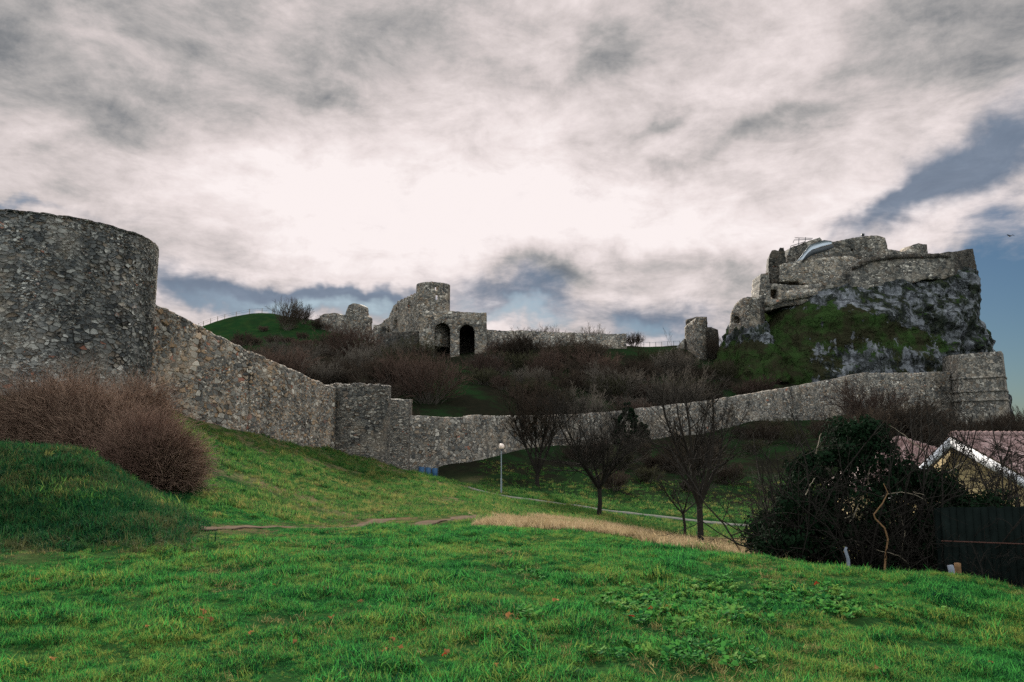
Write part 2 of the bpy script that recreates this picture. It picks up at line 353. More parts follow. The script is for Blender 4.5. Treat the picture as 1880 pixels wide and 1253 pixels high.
# ------------------------------------------------------------------ materials
def new_mat(name):
    m = bpy.data.materials.new(name); m.use_nodes = True; return m, G(m.node_tree)
def finish(g, col, rough=.9, bump=None, bs=.3, bd=.02, spec=.2, disp=None, transl=None):
    ins = {'Base Color': col, 'Roughness': rough, 'Specular IOR Level': spec}
    b = g.node('ShaderNodeBsdfPrincipled', ins)
    if bump is not None: g.put(b.inputs['Normal'], g.node('ShaderNodeBump', {'Height': bump, 'Strength': bs, 'Distance': bd}).outputs[0])
    sh = b.outputs[0]
    if transl is not None:
        t = g.node('ShaderNodeBsdfTranslucent', {0: col}); sh = g.node('ShaderNodeMixShader', {0: transl, 1: sh, 2: t.outputs[0]}).outputs[0]
    o = g.node('ShaderNodeOutputMaterial', {0: sh})
    if disp is not None: g.put(o.inputs[2], disp)
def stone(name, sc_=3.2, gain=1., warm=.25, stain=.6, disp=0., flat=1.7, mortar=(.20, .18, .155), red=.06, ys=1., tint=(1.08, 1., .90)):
    m, g = new_mat(name); co = g.node('ShaderNodeTexCoord').outputs['Object']
    jit = g.vm('MULTIPLY', g.vm('SUBTRACT', g.noise(co, 2.2, 3, .5, 0, 1), (.5, .5, .5)), (.30, .30, .16))
    p = g.vm('MULTIPLY', g.vm('ADD', co, jit), (1, ys, flat))
    v1 = g.node('ShaderNodeTexVoronoi', {'Vector': p, 'Scale': sc_, 'Randomness': 1.}, feature='F1')
    ve = g.node('ShaderNodeTexVoronoi', {'Vector': p, 'Scale': sc_, 'Randomness': 1.}, feature='DISTANCE_TO_EDGE').outputs['Distance']
    vs = g.node('ShaderNodeTexVoronoi', {'Vector': p, 'Scale': sc_ * 2.3, 'Randomness': 1.}, feature='F1')
    ves = g.node('ShaderNodeTexVoronoi', {'Vector': p, 'Scale': sc_ * 2.3, 'Randomness': 1.}, feature='DISTANCE_TO_EDGE').outputs['Distance']
    big = g.ss(g.noise(co, .9, 3, .6), .42, .56)        # patches of large stones among small rubble
    ca = g.node('ShaderNodeSeparateColor', {0: v1.outputs['Color']}).outputs; cb = g.node('ShaderNodeSeparateColor', {0: vs.outputs['Color']}).outputs
    r1 = g.m('ADD', g.m('MULTIPLY', ca[0], big), g.m('MULTIPLY', cb[0], g.m('SUBTRACT', 1., big)))
    r2 = g.m('ADD', g.m('MULTIPLY', ca[1], big), g.m('MULTIPLY', cb[1], g.m('SUBTRACT', 1., big)))
    edge = g.m('ADD', g.m('MULTIPLY', ve, big), g.m('MULTIPLY', g.m('MULTIPLY', ves, 1.6), g.m('SUBTRACT', 1., big)))
    k = gain
    c = g.ramp(r1, [(0, (.05 * k, .055 * k, .06 * k)), (.35, (.13 * k, .137 * k, .14 * k)), (.65, (.23 * k, .23 * k, .222 * k)), (.88, (.38 * k, .375 * k, .355 * k)), (1, (.62 * k, .61 * k, .58 * k))])
    c = g.mix(g.m('MULTIPLY', g.ss(r2, .62, .9), warm * 2), c, (.36 * k, .24 * k, .14 * k))
    c = g.mix(g.ss(r2, .0, red), (.30 * k, .13 * k, .09 * k), c)
    mo = g.ss(edge, .03, .10)
    mcol = g.mix(g.ss(g.noise(co, .7, 5, .65), .40, .60), tuple(x * k * .22 for x in mortar), tuple(x * k * 1.1 for x in mortar))
    c = g.mix(mo, mcol, c)
    hol = g.ss(g.noise(co, 2.6, 5, .7), .60, .70)       # fallen-out stones: dark open joints
    gap = g.m('MULTIPLY', hol, g.ss(edge, .02, .16, 1., .25))
    c = g.mix(g.m('MULTIPLY', gap, .75), c, (.03, .03, .03))
    st = g.noise(g.vm('MULTIPLY', co, (1, 1, .3)), .42 if sc_ > 1.6 else .17, 7, .66)
    c = g.mix(g.m('MULTIPLY', g.ss(st, .44, .66), stain), c, g.mix(1., c, (.22, .25, .26), 'MULTIPLY'))
    pl_ = g.ss(g.noise(co, .35, 4, .6), .5, .72)
    c = g.mix(g.m('MULTIPLY', pl_, .35), c, (.44 * k, .38 * k, .31 * k))
    c = g.mix(g.m('MULTIPLY', g.ss(g.noise(co, 24, 3, .7), .35, .7), .5), g.mix(1., c, (.6, .6, .6), 'MULTIPLY'), c)
    c = g.mix(1., c, tint, 'MULTIPLY')
    hh = g.m('ADD', g.m('MULTIPLY', g.m('MULTIPLY', g.ss(edge, .0, .11), g.m('ADD', .45, g.m('MULTIPLY', r2, .7))), g.m('SUBTRACT', 1., g.m('MULTIPLY', gap, .9))), g.m('MULTIPLY', g.noise(co, 14, 4, .6), .35))
    d = None
    if disp:
        d = g.node('ShaderNodeDisplacement', {'Height': hh, 'Midlevel': .5, 'Scale': disp}).outputs[0]; m.displacement_method = 'BOTH'
    finish(g, c, .92, None if disp else hh, .9, .09, .15, d)
    return m
M = {}
M['tower'] = stone('rubble_tower', 3.7, 1.45, .16, .6, .06, 1.75, (.17, .16, .15), .03, 1., (1.03, 1., .96))
M['wall_near'] = stone('rubble_wall', 3.7, 1.65, .34, .5, .07, 1.15, (.25, .20, .165), .05, .42)
M['bastion'] = stone('rubble_bastion', 2.9, 1.2, .14, .6, 0., 2.2, (.15, .14, .13), .03)
M['wall_far'] = stone('rubble_far', 2.1, 1.45, .18, .5, 0., 1.5, (.22, .205, .185), .02)
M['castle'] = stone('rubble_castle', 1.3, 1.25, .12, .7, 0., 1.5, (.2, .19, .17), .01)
M['castle_lit'] = stone('rubble_lit_beige', 1.3, 1.6, .14, .45, 0., 1.6, (.30, .26, .21), .01)  # beige stone with the castle wall's lit brightness put into the colour
M['castle_grey'] = stone('rubble_pale_grey', 1.2, 1.4, .08, .6, 0., 1.6, (.22, .215, .21), .005)
M['palace'] = stone('rubble_palace', 1.5, 1.4, .2, .6, 0., 1.6, (.27, .24, .2), .015)
M['dark_or_shaded_wall'] = stone('rubble_dark_or_shaded', 2.0, .5, .15, .7)  # dark stone; also paints the shade on tower faces and palace insides
def simple(name, col, rough=.8, noise=.25, ns=6., bump=0., spec=.2, metal=0., transl=None, var=0.):
    m, g = new_mat(name); co = g.node('ShaderNodeTexCoord').outputs['Object']; n = g.noise(co, ns, 4, .6)
    c = g.mix(n, tuple(x * (1 - noise) for x in col), tuple(min(1, x * (1 + noise)) for x in col))
    if var:
        r = g.node('ShaderNodeObjectInfo').outputs['Random']; c = g.mix(r, g.mix(1., c, (1 - var,) * 3, 'MULTIPLY'), g.mix(1., c, (1 + var, 1 + var * .9, 1 + var * .8), 'MULTIPLY'))
    finish(g, c, rough, n if bump else None, bump, .02, spec, None, transl)
    if metal: g.n['Principled BSDF'].inputs['Metallic'].default_value = metal
    return m
M['bark'] = simple('bark_dark', (.024, .021, .018), .95, .5, 20, .5, .03)
M['twig'] = simple('twig_brown', (.046, .036, .028), .95, .4, 3, 0, 0., 0, None, .3)
M['twig_red'] = simple('twig_reddish', (.075, .052, .042), .95, .4, 3, 0, 0., 0, None, .3)
M['twig_olive'] = simple('twig_olive', (.044, .043, .026), .95, .4, 3, 0, 0., 0, None, .3)
M['twig_grey'] = simple('twig_grey', (.10, .088, .074), .95, .4, 3, 0, 0., 0, None, .3)
M['pale_bark'] = simple('bark_pale', (.20, .165, .12), .9, .4, 9, .3)
M['rusty_bark'] = simple('bark_rusty', (.17, .095, .045), .9, .4, 9, .3)
M['ivy'] = simple('ivy_leaf', (.009, .021, .010), .9, .5, 9, 0, .02, 0, .12)
M['white'] = simple('white_paint', (.62, .62, .65), .6, .12, 3)
M['limewash'] = simple('worn_limewash', (.17, .19, .225), .9, .5, 14)
M['plaster'] = simple('yellow_plaster', (.42, .33, .17), .9, .18, 2, .1)
M['metal'] = simple('galvanised_metal', (.38, .42, .46), .45, .12, 3, 0, .5, .5)
M['darkmetal'] = simple('dark_metal', (.05, .055, .06), .6, .2, 3)
M['bluemetal'] = simple('blue_painted_metal', (.03, .085, .17), .5, .2, 4)
M['lamp_grey'] = simple('grey_lamp_paint', (.13, .16, .17), .6, .2, 3)
M['post'] = simple('weathered_post', (.16, .13, .10), .9, .3, 8)
M['board'] = simple('dark_green_board', (.007, .010, .009), 1., .6, 4, .2, 0.)
M['rail'] = simple('rusty_rail', (.07, .03, .022), .8, .35, 8)
M['globe'] = simple('milky_glass', (.85, .74, .66), .35, .03, 3, 0, .4, 0, .3)
M['asphalt'] = simple('asphalt_path', (.15, .145, .13), 1., .3, 5, .2, 0.)
M['dirt'] = simple('trodden_earth', (.105, .078, .058), 1., .5, 5, .4, 0.)
M['leaf_brown'] = simple('dry_leaf', (.24, .115, .05), 1., .4, 14, 0, 0., 0, .25, .35)
M['leaf_red'] = simple('red_leaf', (.30, .05, .022), 1., .4, 14, 0, 0., 0, .25, .3)
M['feather'] = simple('dark_feather', (.05, .05, .055), .8, .2, 8)
M['moss'] = simple('yellow_moss', (.36, .32, .08), .9, .4, 9, 0, .1, 0, .3)
def tile_mat():
    m, g = new_mat('clay_tile'); co = g.node('ShaderNodeTexCoord').outputs['Object']; u = g.node('ShaderNodeAttribute', attribute_name='tile').outputs['Fac']
    c = g.ramp(u, [(0, (.085, .048, .043)), (.45, (.19, .115, .105)), (1, (.37, .26, .245))]); n = g.noise(co, 5, 5, .65)
    c = g.mix(g.ss(n, .5, .75), c, (.17, .10, .095)); finish(g, c, .75, n, .2, .02, .3); return m
M['tile'] = tile_mat()
def ground_mat():
    m, g = new_mat('meadow_ground'); pos = g.node('ShaderNodeNewGeometry').outputs['Position']
    A = lambda k: g.node('ShaderNodeAttribute', attribute_name=k).outputs['Fac']
    n = g.noise(pos, .5, 5, .6); f = g.noise(pos, 5, 5, .7); f2 = g.noise(pos, 1.6, 4, .6)
    c = g.mix(f, (.004, .018, .008), (.018, .060, .016)); c = g.mix(g.ss(n, .42, .68), c, g.mix(f, (.008, .026, .009), (.04, .08, .02)))
    c = g.mix(g.m('MULTIPLY', A('dry'), g.ss(f2, .25, .5)), c, g.mix(f, (.05, .05, .022), (.20, .16, .09)))
    c = g.mix(g.m('MULTIPLY', A('worn'), g.ss(g.m('ADD', f2, g.m('MULTIPLY', f, .4)), .55, .8)), c, g.mix(f, (.05, .035, .02), (.17, .115, .07)))
    c = g.mix(A('scrub'), c, g.mix(g.ss(g.noise(pos, .16, 5, .65), .42, .62), g.mix(f2, (.006, .009, .006), (.020, .017, .011)), g.mix(f, (.007, .018, .008), (.017, .036, .012))))
    finish(g, c, 1., g.m('ADD', f, g.m('MULTIPLY', f2, .8)), .6, .08, 0.); return m
M['ground'] = ground_mat()
def rock_mat():
    m, g = new_mat('limestone_crag'); pos = g.node('ShaderNodeTexCoord').outputs['Object']; ge = g.node('ShaderNodeNewGeometry'); nz = g.node('ShaderNodeSeparateXYZ', {0: ge.outputs['Normal']}).outputs[2]
    n = g.noise(pos, .22, 6, .65); vp = g.vm('MULTIPLY', pos, (1, 1, .5)); f = g.noise(vp, .45, 8, .7); fine = g.noise(pos, 2.6, 4, .7); st = g.noise(g.vm('MULTIPLY', pos, (1, 1, .4)), .32, 6, .68)
    f2 = g.noise(vp, .85, 8, .72)
    vc = g.node('ShaderNodeTexVoronoi', {'Vector': g.vm('MULTIPLY', g.vm('ADD', pos, g.vm('MULTIPLY', g.noise(pos, .4, 4, .65, 0, 1), (5., 5., 5.))), (1, 1, .65)), 'Scale': .30}, feature='DISTANCE_TO_EDGE').outputs['Distance']
    c = g.ramp(f2, [(.28, (.045, .048, .053)), (.42, (.12, .126, .138)), (.55, (.19, .20, .213)), (.72, (.35, .36, .38))])
    c = g.mix(g.ss(f, .44, .55), c, g.mix(g.ss(fine, .35, .65), (.012, .018, .013), (.045, .05, .036)))
    c = g.mix(g.m('MULTIPLY', g.ss(n, .50, .66), .65), c, (.03, .035, .032))
    c = g.mix(g.ss(vc, .0, .07, .8, 0.), c, (.02, .022, .022))
    vo = g.ss(vc, 0., .12, 0., .2)
    grass = g.mix(g.ss(n, .4, .6), g.mix(fine, (.014, .020, .010), (.045, .038, .022)), g.mix(fine, (.014, .036, .011), (.045, .075, .022)))
    gm = g.node('ShaderNodeAttribute', attribute_name='turf').outputs['Fac']
    k = g.ss(g.m('ADD', g.m('ADD', gm, g.m('MULTIPLY', nz, .35)), g.m('MULTIPLY', g.m('SUBTRACT', f, .5), 3.2)), .46, .62)
    c = g.mix(k, c, grass)
    finish(g, c, .93, g.m('ADD', g.m('MULTIPLY', f, 1.2), g.m('ADD', g.m('MULTIPLY', fine, .4), g.m('MULTIPLY', g.ss(vo, 0, .2), .5))), 1., .8, 0.); return m
M['rock'] = rock_mat()
def blade_mat(name, c0, c1, c2, tr=.45):
    m, g = new_mat(name); r = g.node('ShaderNodeObjectInfo').outputs['Random']; pos = g.node('ShaderNodeNewGeometry').outputs['Position']
    n = g.noise(pos, .55, 4, .6); n2 = g.noise(pos, 2.2, 3, .6); n3 = g.node('ShaderNodeNewGeometry').outputs['Random Per Island']
    c = g.mix(g.ss(g.m('ADD', n2, g.m('MULTIPLY', g.m('SUBTRACT', n3, .5), .95)), .28, .74), c0, c1); c = g.mix(g.ss(g.m('ADD', n, g.m('MULTIPLY', g.m('SUBTRACT', r, .5), .5)), .52, .80), c, c2)
    finish(g, c, .85, None, spec=.03, transl=tr); return m
M['grass'] = blade_mat('grass_blade', (.004, .038, .016), (.046, .235, .044), (.19, .235, .05))
M['dull_grass'] = blade_mat('dull_grass_blade', (.012, .065, .020), (.085, .205, .040), (.24, .22, .07))
M['shaded_grass'] = blade_mat('shaded_grass_blade', (.006, .040, .018), (.024, .10, .028), (.08, .085, .035), .3)  # the shade over the left mound is put into this grass colour
M['dead'] = blade_mat('dead_blade', (.10, .085, .03), (.30, .26, .10), (.16, .19, .05), .3)
M['straw'] = blade_mat('straw_blade', (.27, .195, .11), (.48, .37, .225), (.17, .13, .06), .35)
M['broad'] = blade_mat('broad_leaf', (.015, .09, .025), (.07, .24, .045), (.16, .27, .06), .3)
M['hay'] = blade_mat('dry_stem', (.16, .10, .075), (.38, .26, .19), (.21, .13, .10), .25)

M['hay_stem'] = blade_mat('shaded_brown_stem', (.025, .017, .012), (.075, .05, .034), (.045, .03, .021), .1)  # brown stems, darkened further so the bush's inner shade sits in the colour

# ------------------------------------------------------------------ ground sheet
def dist_poly(X, Y, pts):
    d = np.full(X.shape, 1e9)
    for (ax, ay), (bx, by) in zip(pts[:-1], pts[1:]):
        vx, vy = bx - ax, by - ay; t = np.clip(((X - ax) * vx + (Y - ay) * vy) / (vx * vx + vy * vy + 1e-9), 0, 1)
        d = np.minimum(d, np.hypot(X - ax - t * vx, Y - ay - t * vy))
    return d
def sm(x, a, b): t = np.clip((x - a) / (b - a), 0, 1); return t * t * (3 - 2 * t)
G2 = lambda px, D: tuple(on_ground(px, D)[:2])
TRAIL_A = [G2(-60, 10.5), G2(150, 11.8), G2(330, 13.2), G2(480, 15.5), G2(600, 18.0), G2(650, 20.5), G2(705, 24.0), G2(735, 25.0)]
TRAIL_B = [G2(775, 20.2), G2(800, 22.0), G2(845, 25.0), G2(900, 28.5), G2(962, 34.5), G2(950, 42.0)]
def masks(X, Y):
    D = np.maximum(Y, 2); q = 940 + F * X / D; nz = fbm(X * .35, Y * .35, 0, 3, 31)
    dry = sm(D, 15.0 + 3.5 * (1 - sm(q, 900, 1050)) - 2.2 * sm(q, 1120, 1250), 19 - 2.5 * sm(q, 1120, 1250)) * (1 - sm(D, 33, 39)) * sm(q, 860 + np.clip(D - 27, 0, 20) * 22, 960 + np.clip(D - 27, 0, 20) * 22) * (1 - sm(q, 1500, 1640))
    dry = np.clip(dry + (nz * 1.1 - .08) * (dry > .02), 0, 1)
    hill = sm(D, 22, 28) * (1 - sm(D, 62, 72)) * (1 - sm(q, 880, 980)) * sm(q, 330, 420)
    dry = np.maximum(dry, hill * np.clip(.30 + nz * 1.1, 0, .75)) 
    worn = np.exp(-(dist_poly(X, Y, TRAIL_A) / 1.0) ** 2) + .6 * np.exp(-(dist_poly(X, Y, TRAIL_B) / .7) ** 2)
    worn = worn * (.35 + .65 * sm(q, 300, 560)); worn = np.maximum(np.clip(worn, 0, 1), hill * np.clip(nz * 2.0 - .62, 0, .6))
    scrub = sm(D, 55, 66) * sm(q, 860, 960) + sm(D, 62, 70) * sm(q, 700, 760)
    scrub = np.maximum(scrub, sm(D, 78, 86)) * (1 - .6 * sm(D, 152, 166) * (1 - sm(q, 640, 700)))
    scrub = np.maximum(scrub, .75 * sm(D, 19, 21) * (1 - sm(q, 330, 380)) * (1 - sm(D, 28, 30)))
    return dry, worn, np.clip(scrub, 0, 1)
ths = np.concatenate([np.linspace(-180, -46, 60)[:-1], np.linspace(-46, 46, 620), np.linspace(46, 180, 60)[1:-1]])
rs = np.concatenate([[.01], np.geomspace(.8, 5, 20), np.geomspace(5.15, 200, 470), np.geomspace(205, 9000, 50)])
TH, RR = np.meshgrid(np.radians(ths), rs); gx, gy = RR * np.sin(TH), RR * np.cos(TH)
gz = terr(gx, gy); nr, nt = TH.shape
ii = np.arange(nr - 1)[:, None] * nt; jj = np.arange(nt); j2 = (jj + 1) % nt
gf = np.stack(np.broadcast_arrays(ii + jj, ii + nt + jj, ii + nt + j2, ii + j2), -1).reshape(-1, 4)[:, ::-1]
dry, worn, scrub = masks(gx.ravel(), gy.ravel())
ground = obj('ground', np_mesh('ground', np.stack([gx.ravel(), gy.ravel(), gz.ravel()], 1), gf, M['ground'], True, {'dry': dry, 'worn': worn, 'scrub': scrub}))
tag(ground, kind='structure')
def strip(name, pts, wid, mat, lift=.03, wob=.15):
    pts = np.array(pts); s = np.concatenate([[0], np.cumsum(np.linalg.norm(np.diff(pts, axis=0), axis=1))]); n = int(s[-1] / .25) + 2; t = np.linspace(0, s[-1], n)
    c = np.stack([np.interp(t, s, pts[:, 0]), np.interp(t, s, pts[:, 1])], 1)
    for _ in range(6): c[1:-1] = (c[:-2] + 2 * c[1:-1] + c[2:]) / 4
    d = np.gradient(c, axis=0); d /= np.linalg.norm(d, axis=1, keepdims=True); nrm = np.stack([-d[:, 1], d[:, 0]], 1)
    W = wid * np.minimum(1, np.minimum(np.arange(n), n - 1 - np.arange(n)) / 3 + .1); V = []
    for k, o in enumerate(np.linspace(-1, 1, 7)):
        ww = W / 2 * (1 + wob * vnoise(t * 1.3, 0 * t + k)) * o; p = c + nrm * ww[:, None]
        V.append(np.stack([p[:, 0], p[:, 1], terr(p[:, 0], p[:, 1]) + lift * (1 - (o * o) ** 2 * .9)], 1))
    V = np.concatenate(V); i = np.arange(n - 1); Q = np.concatenate([np.stack([k * n + i, k * n + i + 1, (k + 1) * n + i + 1, (k + 1) * n + i], 1) for k in range(6)])
    return tag(obj(name, np_mesh(name, V, Q, mat, True)), kind='structure')
strip('footpath', TRAIL_A[2:], .6, M['dirt'], .018, .5)
strip('footpath', TRAIL_B, .62, M['dirt'], .018, .5)
ROAD = [G2(862, 56.8), G2(880, 56.4), G2(960, 55.5), G2(1060, 54.5), G2(1180, 53.5), G2(1300, 52), G2(1420, 50), G2(1560, 48), G2(1800, 46), G2(2100, 44)]
strip('path', ROAD, .8, M['asphalt'], .09, .02)

# ------------------------------------------------------------------ near round tower
def ring_wall(c, Ro, Ri, z0, topf, mat, nth, nz, a0=0., a1=2 * math.pi, holes=()):
    th = np.linspace(a0, a1, nth); full = abs(a1 - a0 - 2 * math.pi) < 1e-6
    zt = topf(th); t = np.linspace(0, 1, nz); V = []
    out = lambda r, k: np.stack([c[0] + r * np.sin(th), c[1] + r * np.cos(th), z0 + (zt - z0) * k], 1)
    rings = [out(Ro, k) for k in t[:-1]] + [out(Ro, 1 - .012), out(Ro - .07, 1 - .003), out(Ro - .2, 1.)] + [out(Ro + (Ri - Ro) * k, 1. + .004 * math.sin(k * 9)) for k in (.4, .7)] + [out(Ri, 1.), out(Ri, .6), out(Ri, 0.)]
    V = np.concatenate(rings); m = len(rings); i = np.arange(nth - 1)
    Q = np.concatenate([np.stack([k * nth + i, k * nth + i + 1, (k + 1) * nth + i + 1, (k + 1) * nth + i], 1) for k in range(m - 1)])
    return V, Q
TC0 = (-19.95, 32.0); TZ = EYE + EL(457) * 33.76
tw = thing('round_tower', (TC0[0], TC0[1], 3.0), 'massive round stone tower with a flat top at the left edge of the photo', 'tower')
V, Q = ring_wall(TC0, 4.3, 3.1, 1.5, lambda th: TZ + .06 * fbm(th * 11, 0 * th, 0, 5, 2, .65), None, 1500, 330)
part('masonry', V, Q, M['tower'], tw, True)

# ------------------------------------------------------------------ curtain walls along a ground line
def run_wall(pts, thick, depth=1.2, seg=.5, nz=2, top_amp=.12, seed=0, cracks=(), lean=0.):
    """pts: (photo x, distance, photo y of the top); returns verts/quads of a wall following them"""
    g0 = [P(px, y, D) for px, D, y in pts]; xy = np.array([[p.x, p.y] for p in g0]); zt = np.array([p.z for p in g0])
    s = np.concatenate([[0], np.cumsum(np.linalg.norm(np.diff(xy, axis=0), axis=1))]); n = int(s[-1] / seg) + 2; t = np.linspace(0, s[-1], n)
    c = np.stack([np.interp(t, s, xy[:, 0]), np.interp(t, s, xy[:, 1])], 1); z = np.interp(t, s, zt)
    d = np.gradient(c, axis=0); k = np.ones(9) / 9
    if n > 30: d = np.stack([np.convolve(np.pad(d[:, a], 4, 'edge'), k, 'valid') for a in (0, 1)], 1)
    d /= np.linalg.norm(d, axis=1, keepdims=True); nr_ = np.stack([d[:, 1], -d[:, 0]], 1)      # points to the camera side for left-to-right walls
    z = z + top_amp * fbm(t * 1.7, 0 * t + seed, 0, 4, seed)
    zb = np.minimum(terr(c[:, 0], c[:, 1], False), terr(c[:, 0] + nr_[:, 0] * 1.5, c[:, 1] + nr_[:, 1] * 1.5, False)) - depth; rings = []
    for kx in np.linspace(0, 1, nz):
        zz_ = zb + (z - zb) * kx; off = np.full(n, lean * (1 - kx))
        for cs, cw, cd in cracks: off -= cd * np.exp(-((t - cs + .15 * np.sin(zz_ * 1.3)) / cw) ** 4)
        rings.append(np.column_stack([c + nr_ * off[:, None], zz_]))
    rt = rings[-1].copy(); rt[:, :2] -= nr_ * .12; rt[:, 2] += .05; rings.append(rt)
    for a in (.5, 1.):
        q = np.column_stack([c - nr_ * thick * a, z + (.06 if a < 1 else -.05)]); rings.append(q)
    rings.append(np.column_stack([c - nr_ * thick, zb]))
    V = np.concatenate(rings); i = np.arange(n - 1); m = len(rings)
    Q = np.concatenate([np.stack([a * n + i, a * n + i + 1, (a + 1) * n + i + 1, (a + 1) * n + i], 1) for a in range(m - 1)])
    T = []
    for e in (0, n - 1): T += [[e, e + a * n, e + (a + 1) * n] for a in range(1, m - 1)]
    return V, [Q, np.array(T)]
def wall_thing(name, pts, mat, label, **kw):
    V, Fl = run_wall(pts, **kw); p = P(pts[0][0], pts[0][2], pts[0][1])
    return single(name, V, Fl, mat, (p.x, p.y, tz(p.x, p.y)), label, 'stone wall', smooth=kw.get('nz', 2) > 20)
W1 = [(272, 33.6, 553), (300, 35.2, 566), (370, 39.0, 602), (460, 44.9, 648), (462, 45.0, 646), (530, 50.4, 677), (600, 58.9, 708), (622, 62., 716)]
wall_thing('curtain_wall', W1, M['wall_near'], 'long sloping rubble wall running from the big round tower down to the small bastion', thick=1.5, seg=.042, nz=130, top_amp=.09, seed=4,
           cracks=[(11.4, .16, .3), (22., .22, .12)])
bc = P(658, 780, 63.5)
bs_ = thing('bastion', (bc.x, bc.y, tz(bc.x, bc.y)), 'small round rubble bastion at the foot of the sloping wall', 'tower')
ztop = EYE + EL(706) * 61.5
V, Q = ring_wall((bc.x, bc.y), 2.62, 1.9, -1.5, lambda th: ztop + .14 * fbm(th * 7, 0 * th, 0, 3, 12) + .08 * np.round(vnoise(th * 9, 0 * th, 0, 3)), None, 260, 90)
V[:, 2] += 0; part('masonry', V, Q, M['bastion'], bs_)
tb = [P(712, 733, 65), P(751, 734, 66.3), P(757, 734, 69), P(715, 733, 69)]
V, Fl = dense(*block([p for p in tb], [Vector((p.x, p.y, -2)) for p in tb]), .35, .06); single('wall_stub', V, Fl, M['bastion'], (tb[0].x, tb[0].y, tz(tb[0].x, tb[0].y)), 'narrow square block of masonry joined to the right side of the small bastion', 'stone wall')
W2 = [(748, 67.5, 764), (800, 70, 766), (866, 73.5, 769), (869, 74, 764), (960, 81, 765), (1060, 90, 762), (1120, 96, 758), (1185, 102, 750), (1300, 110, 737), (1380, 115, 723), (1450, 119, 712), (1530, 123, 697), (1590, 126, 684), (1600, 126.5, 686), (1690, 128, 685), (1745, 128.5, 682)]
wall_thing('curtain_wall', W2, M['wall_far'], 'long low rubble wall crossing the hill foot from the bastion to the square tower below the crag', thick=1.3, seg=.28, nz=14, top_amp=.12, seed=9)
# square tower at the wall's right end
ct = thing('square_tower', tuple(P(1790, 770, 127)), 'tall square stone tower with ledges at the right foot of the crag', 'tower')
tp = [P(1760, 651, 125), P(1838, 645, 128.5), P(1842, 650, 137), P(1730, 655, 133)]; bt = [P(1764, 800, 124.6), P(1856, 800, 128), P(1860, 800, 138), P(1730, 800, 133.4)]
V, Fl = dense(*block(tp, bt), 1.0, .12); part('masonry', V, Fl, M['castle'], ct)
for y in (692, 717, 734):
    t = (y - 648) / 152; a = [tp[i].lerp(bt[i], t) for i in range(4)]; b_ = [tp[i].lerp(bt[i], t + .025) for i in range(4)]
    ce = (a[0] + a[1] + a[2] + a[3]) / 4; gr = lambda p: ce + (p - ce) * 1.035
    V, Fl = dense(*block([Vector((*gr(p)[:2], p.z)) for p in a], [Vector((*gr(p)[:2], p.z)) for p in b_]), .8, .1, 8); part('ledge', V, Fl, M['castle'], ct)

# ------------------------------------------------------------------ crag: stacked contours
LV = [(486, 1450, 1816, 155), (498, 1432, 1824, 153), (508, 1418, 1830, 151.5), (530, 1402, 1833, 149.5), (560, 1378, 1831, 146), (590, 1350, 1822, 142), (620, 1322, 1836, 141), (650, 1300, 1842, 140), (700, 1272, 1848, 138.5), (760, 1250, 1856, 137.5), (830, 1230, 1870, 137)]
DC = 165.
lvz = np.array([EYE + EL(l[0]) * (l[3] * .6 + DC * .4) for l in LV])[::-1]; lx0 = np.array([ray(l[1], l[0]).x * DC for l in LV])[::-1]; lx1 = np.array([ray(l[2], l[0]).x * DC for l in LV])[::-1]; lfr = np.array([l[3] for l in LV])[::-1]
nzl, na = 210, 620; zl = np.linspace(lvz[0], lvz[-1], nzl); an = np.linspace(0, 2 * math.pi, na + 1)[:-1]
ZL, AN = np.meshgrid(zl, an, indexing='ij'); x0, x1, fr = [np.interp(ZL, lvz, a) for a in (lx0, lx1, lfr)]
se = lambda v, p: np.sign(v) * np.abs(v) ** p
rx = x0 * .5 + x1 * .5 + (x1 - x0) * .5 * se(np.cos(AN), .75); ry = DC - (DC - fr) * se(np.sin(AN), .62)
tq0, tq1 = np.interp(zl, lvz, np.array([l[1] for l in LV])[::-1].astype(float)), np.interp(zl, lvz, np.array([l[2] for l in LV])[::-1].astype(float))
for k_ in range(nzl):                                   # keep each contour's visible edges where the crag's outline runs
    yy = (zl[k_] - EYE) / ry[k_]; sc_q = np.cos(PITCH) - np.tan(np.arctan(yy) - PITCH) * np.sin(PITCH); a0, a1 = (tq0[k_] - 940) / F, (tq1[k_] - 940) / F
    for _ in range(12):
        qq = rx[k_] / ry[k_] / sc_q; m0, m1 = qq.min(), qq.max(); sl_ = (a1 - a0) / (m1 - m0); md_ = ry[k_][np.argmax(qq)] * .5 + ry[k_][np.argmin(qq)] * .5
        rx[k_] = rx[k_].mean() + (rx[k_] - rx[k_].mean()) * (1 + (sl_ - 1) * .8); qq = rx[k_] / ry[k_] / sc_q; rx[k_] += ((a0 + a1) / 2 - (qq.min() + qq.max()) / 2) * md_
cliff = sm(rx, 70, 84); n0 = fbm(rx * .09, ry * .09, ZL * .13, 4, 50); n1_ = fbm(rx * .28, ry * .28, ZL * .4, 4, 60); rd = 1 - np.abs(fbm(rx * .15, ry * .15, ZL * .2, 4, 70)) * 2
n2_ = fbm(rx * .7, ry * .7, ZL * .9, 3, 80)
n3_ = np.abs(fbm(rx * .22, ry * .22, ZL * .05, 4, 88)); amp = (1.6 + 1.8 * cliff) * n0 + (.8 + .5 * cliff) * n1_ + (.3 + .8 * cliff) * (rd - .6) + (.25 + .35 * cliff) * n2_ - (.6 + 3.0 * cliff) * n3_
sidew = 1 - .65 * np.abs(np.cos(AN)) ** 3
ox, oy = np.cos(AN) * amp * sidew * .55, -np.sin(AN) * amp
RX, RY, RZ = rx + ox, ry + oy, ZL + .5 * n1_
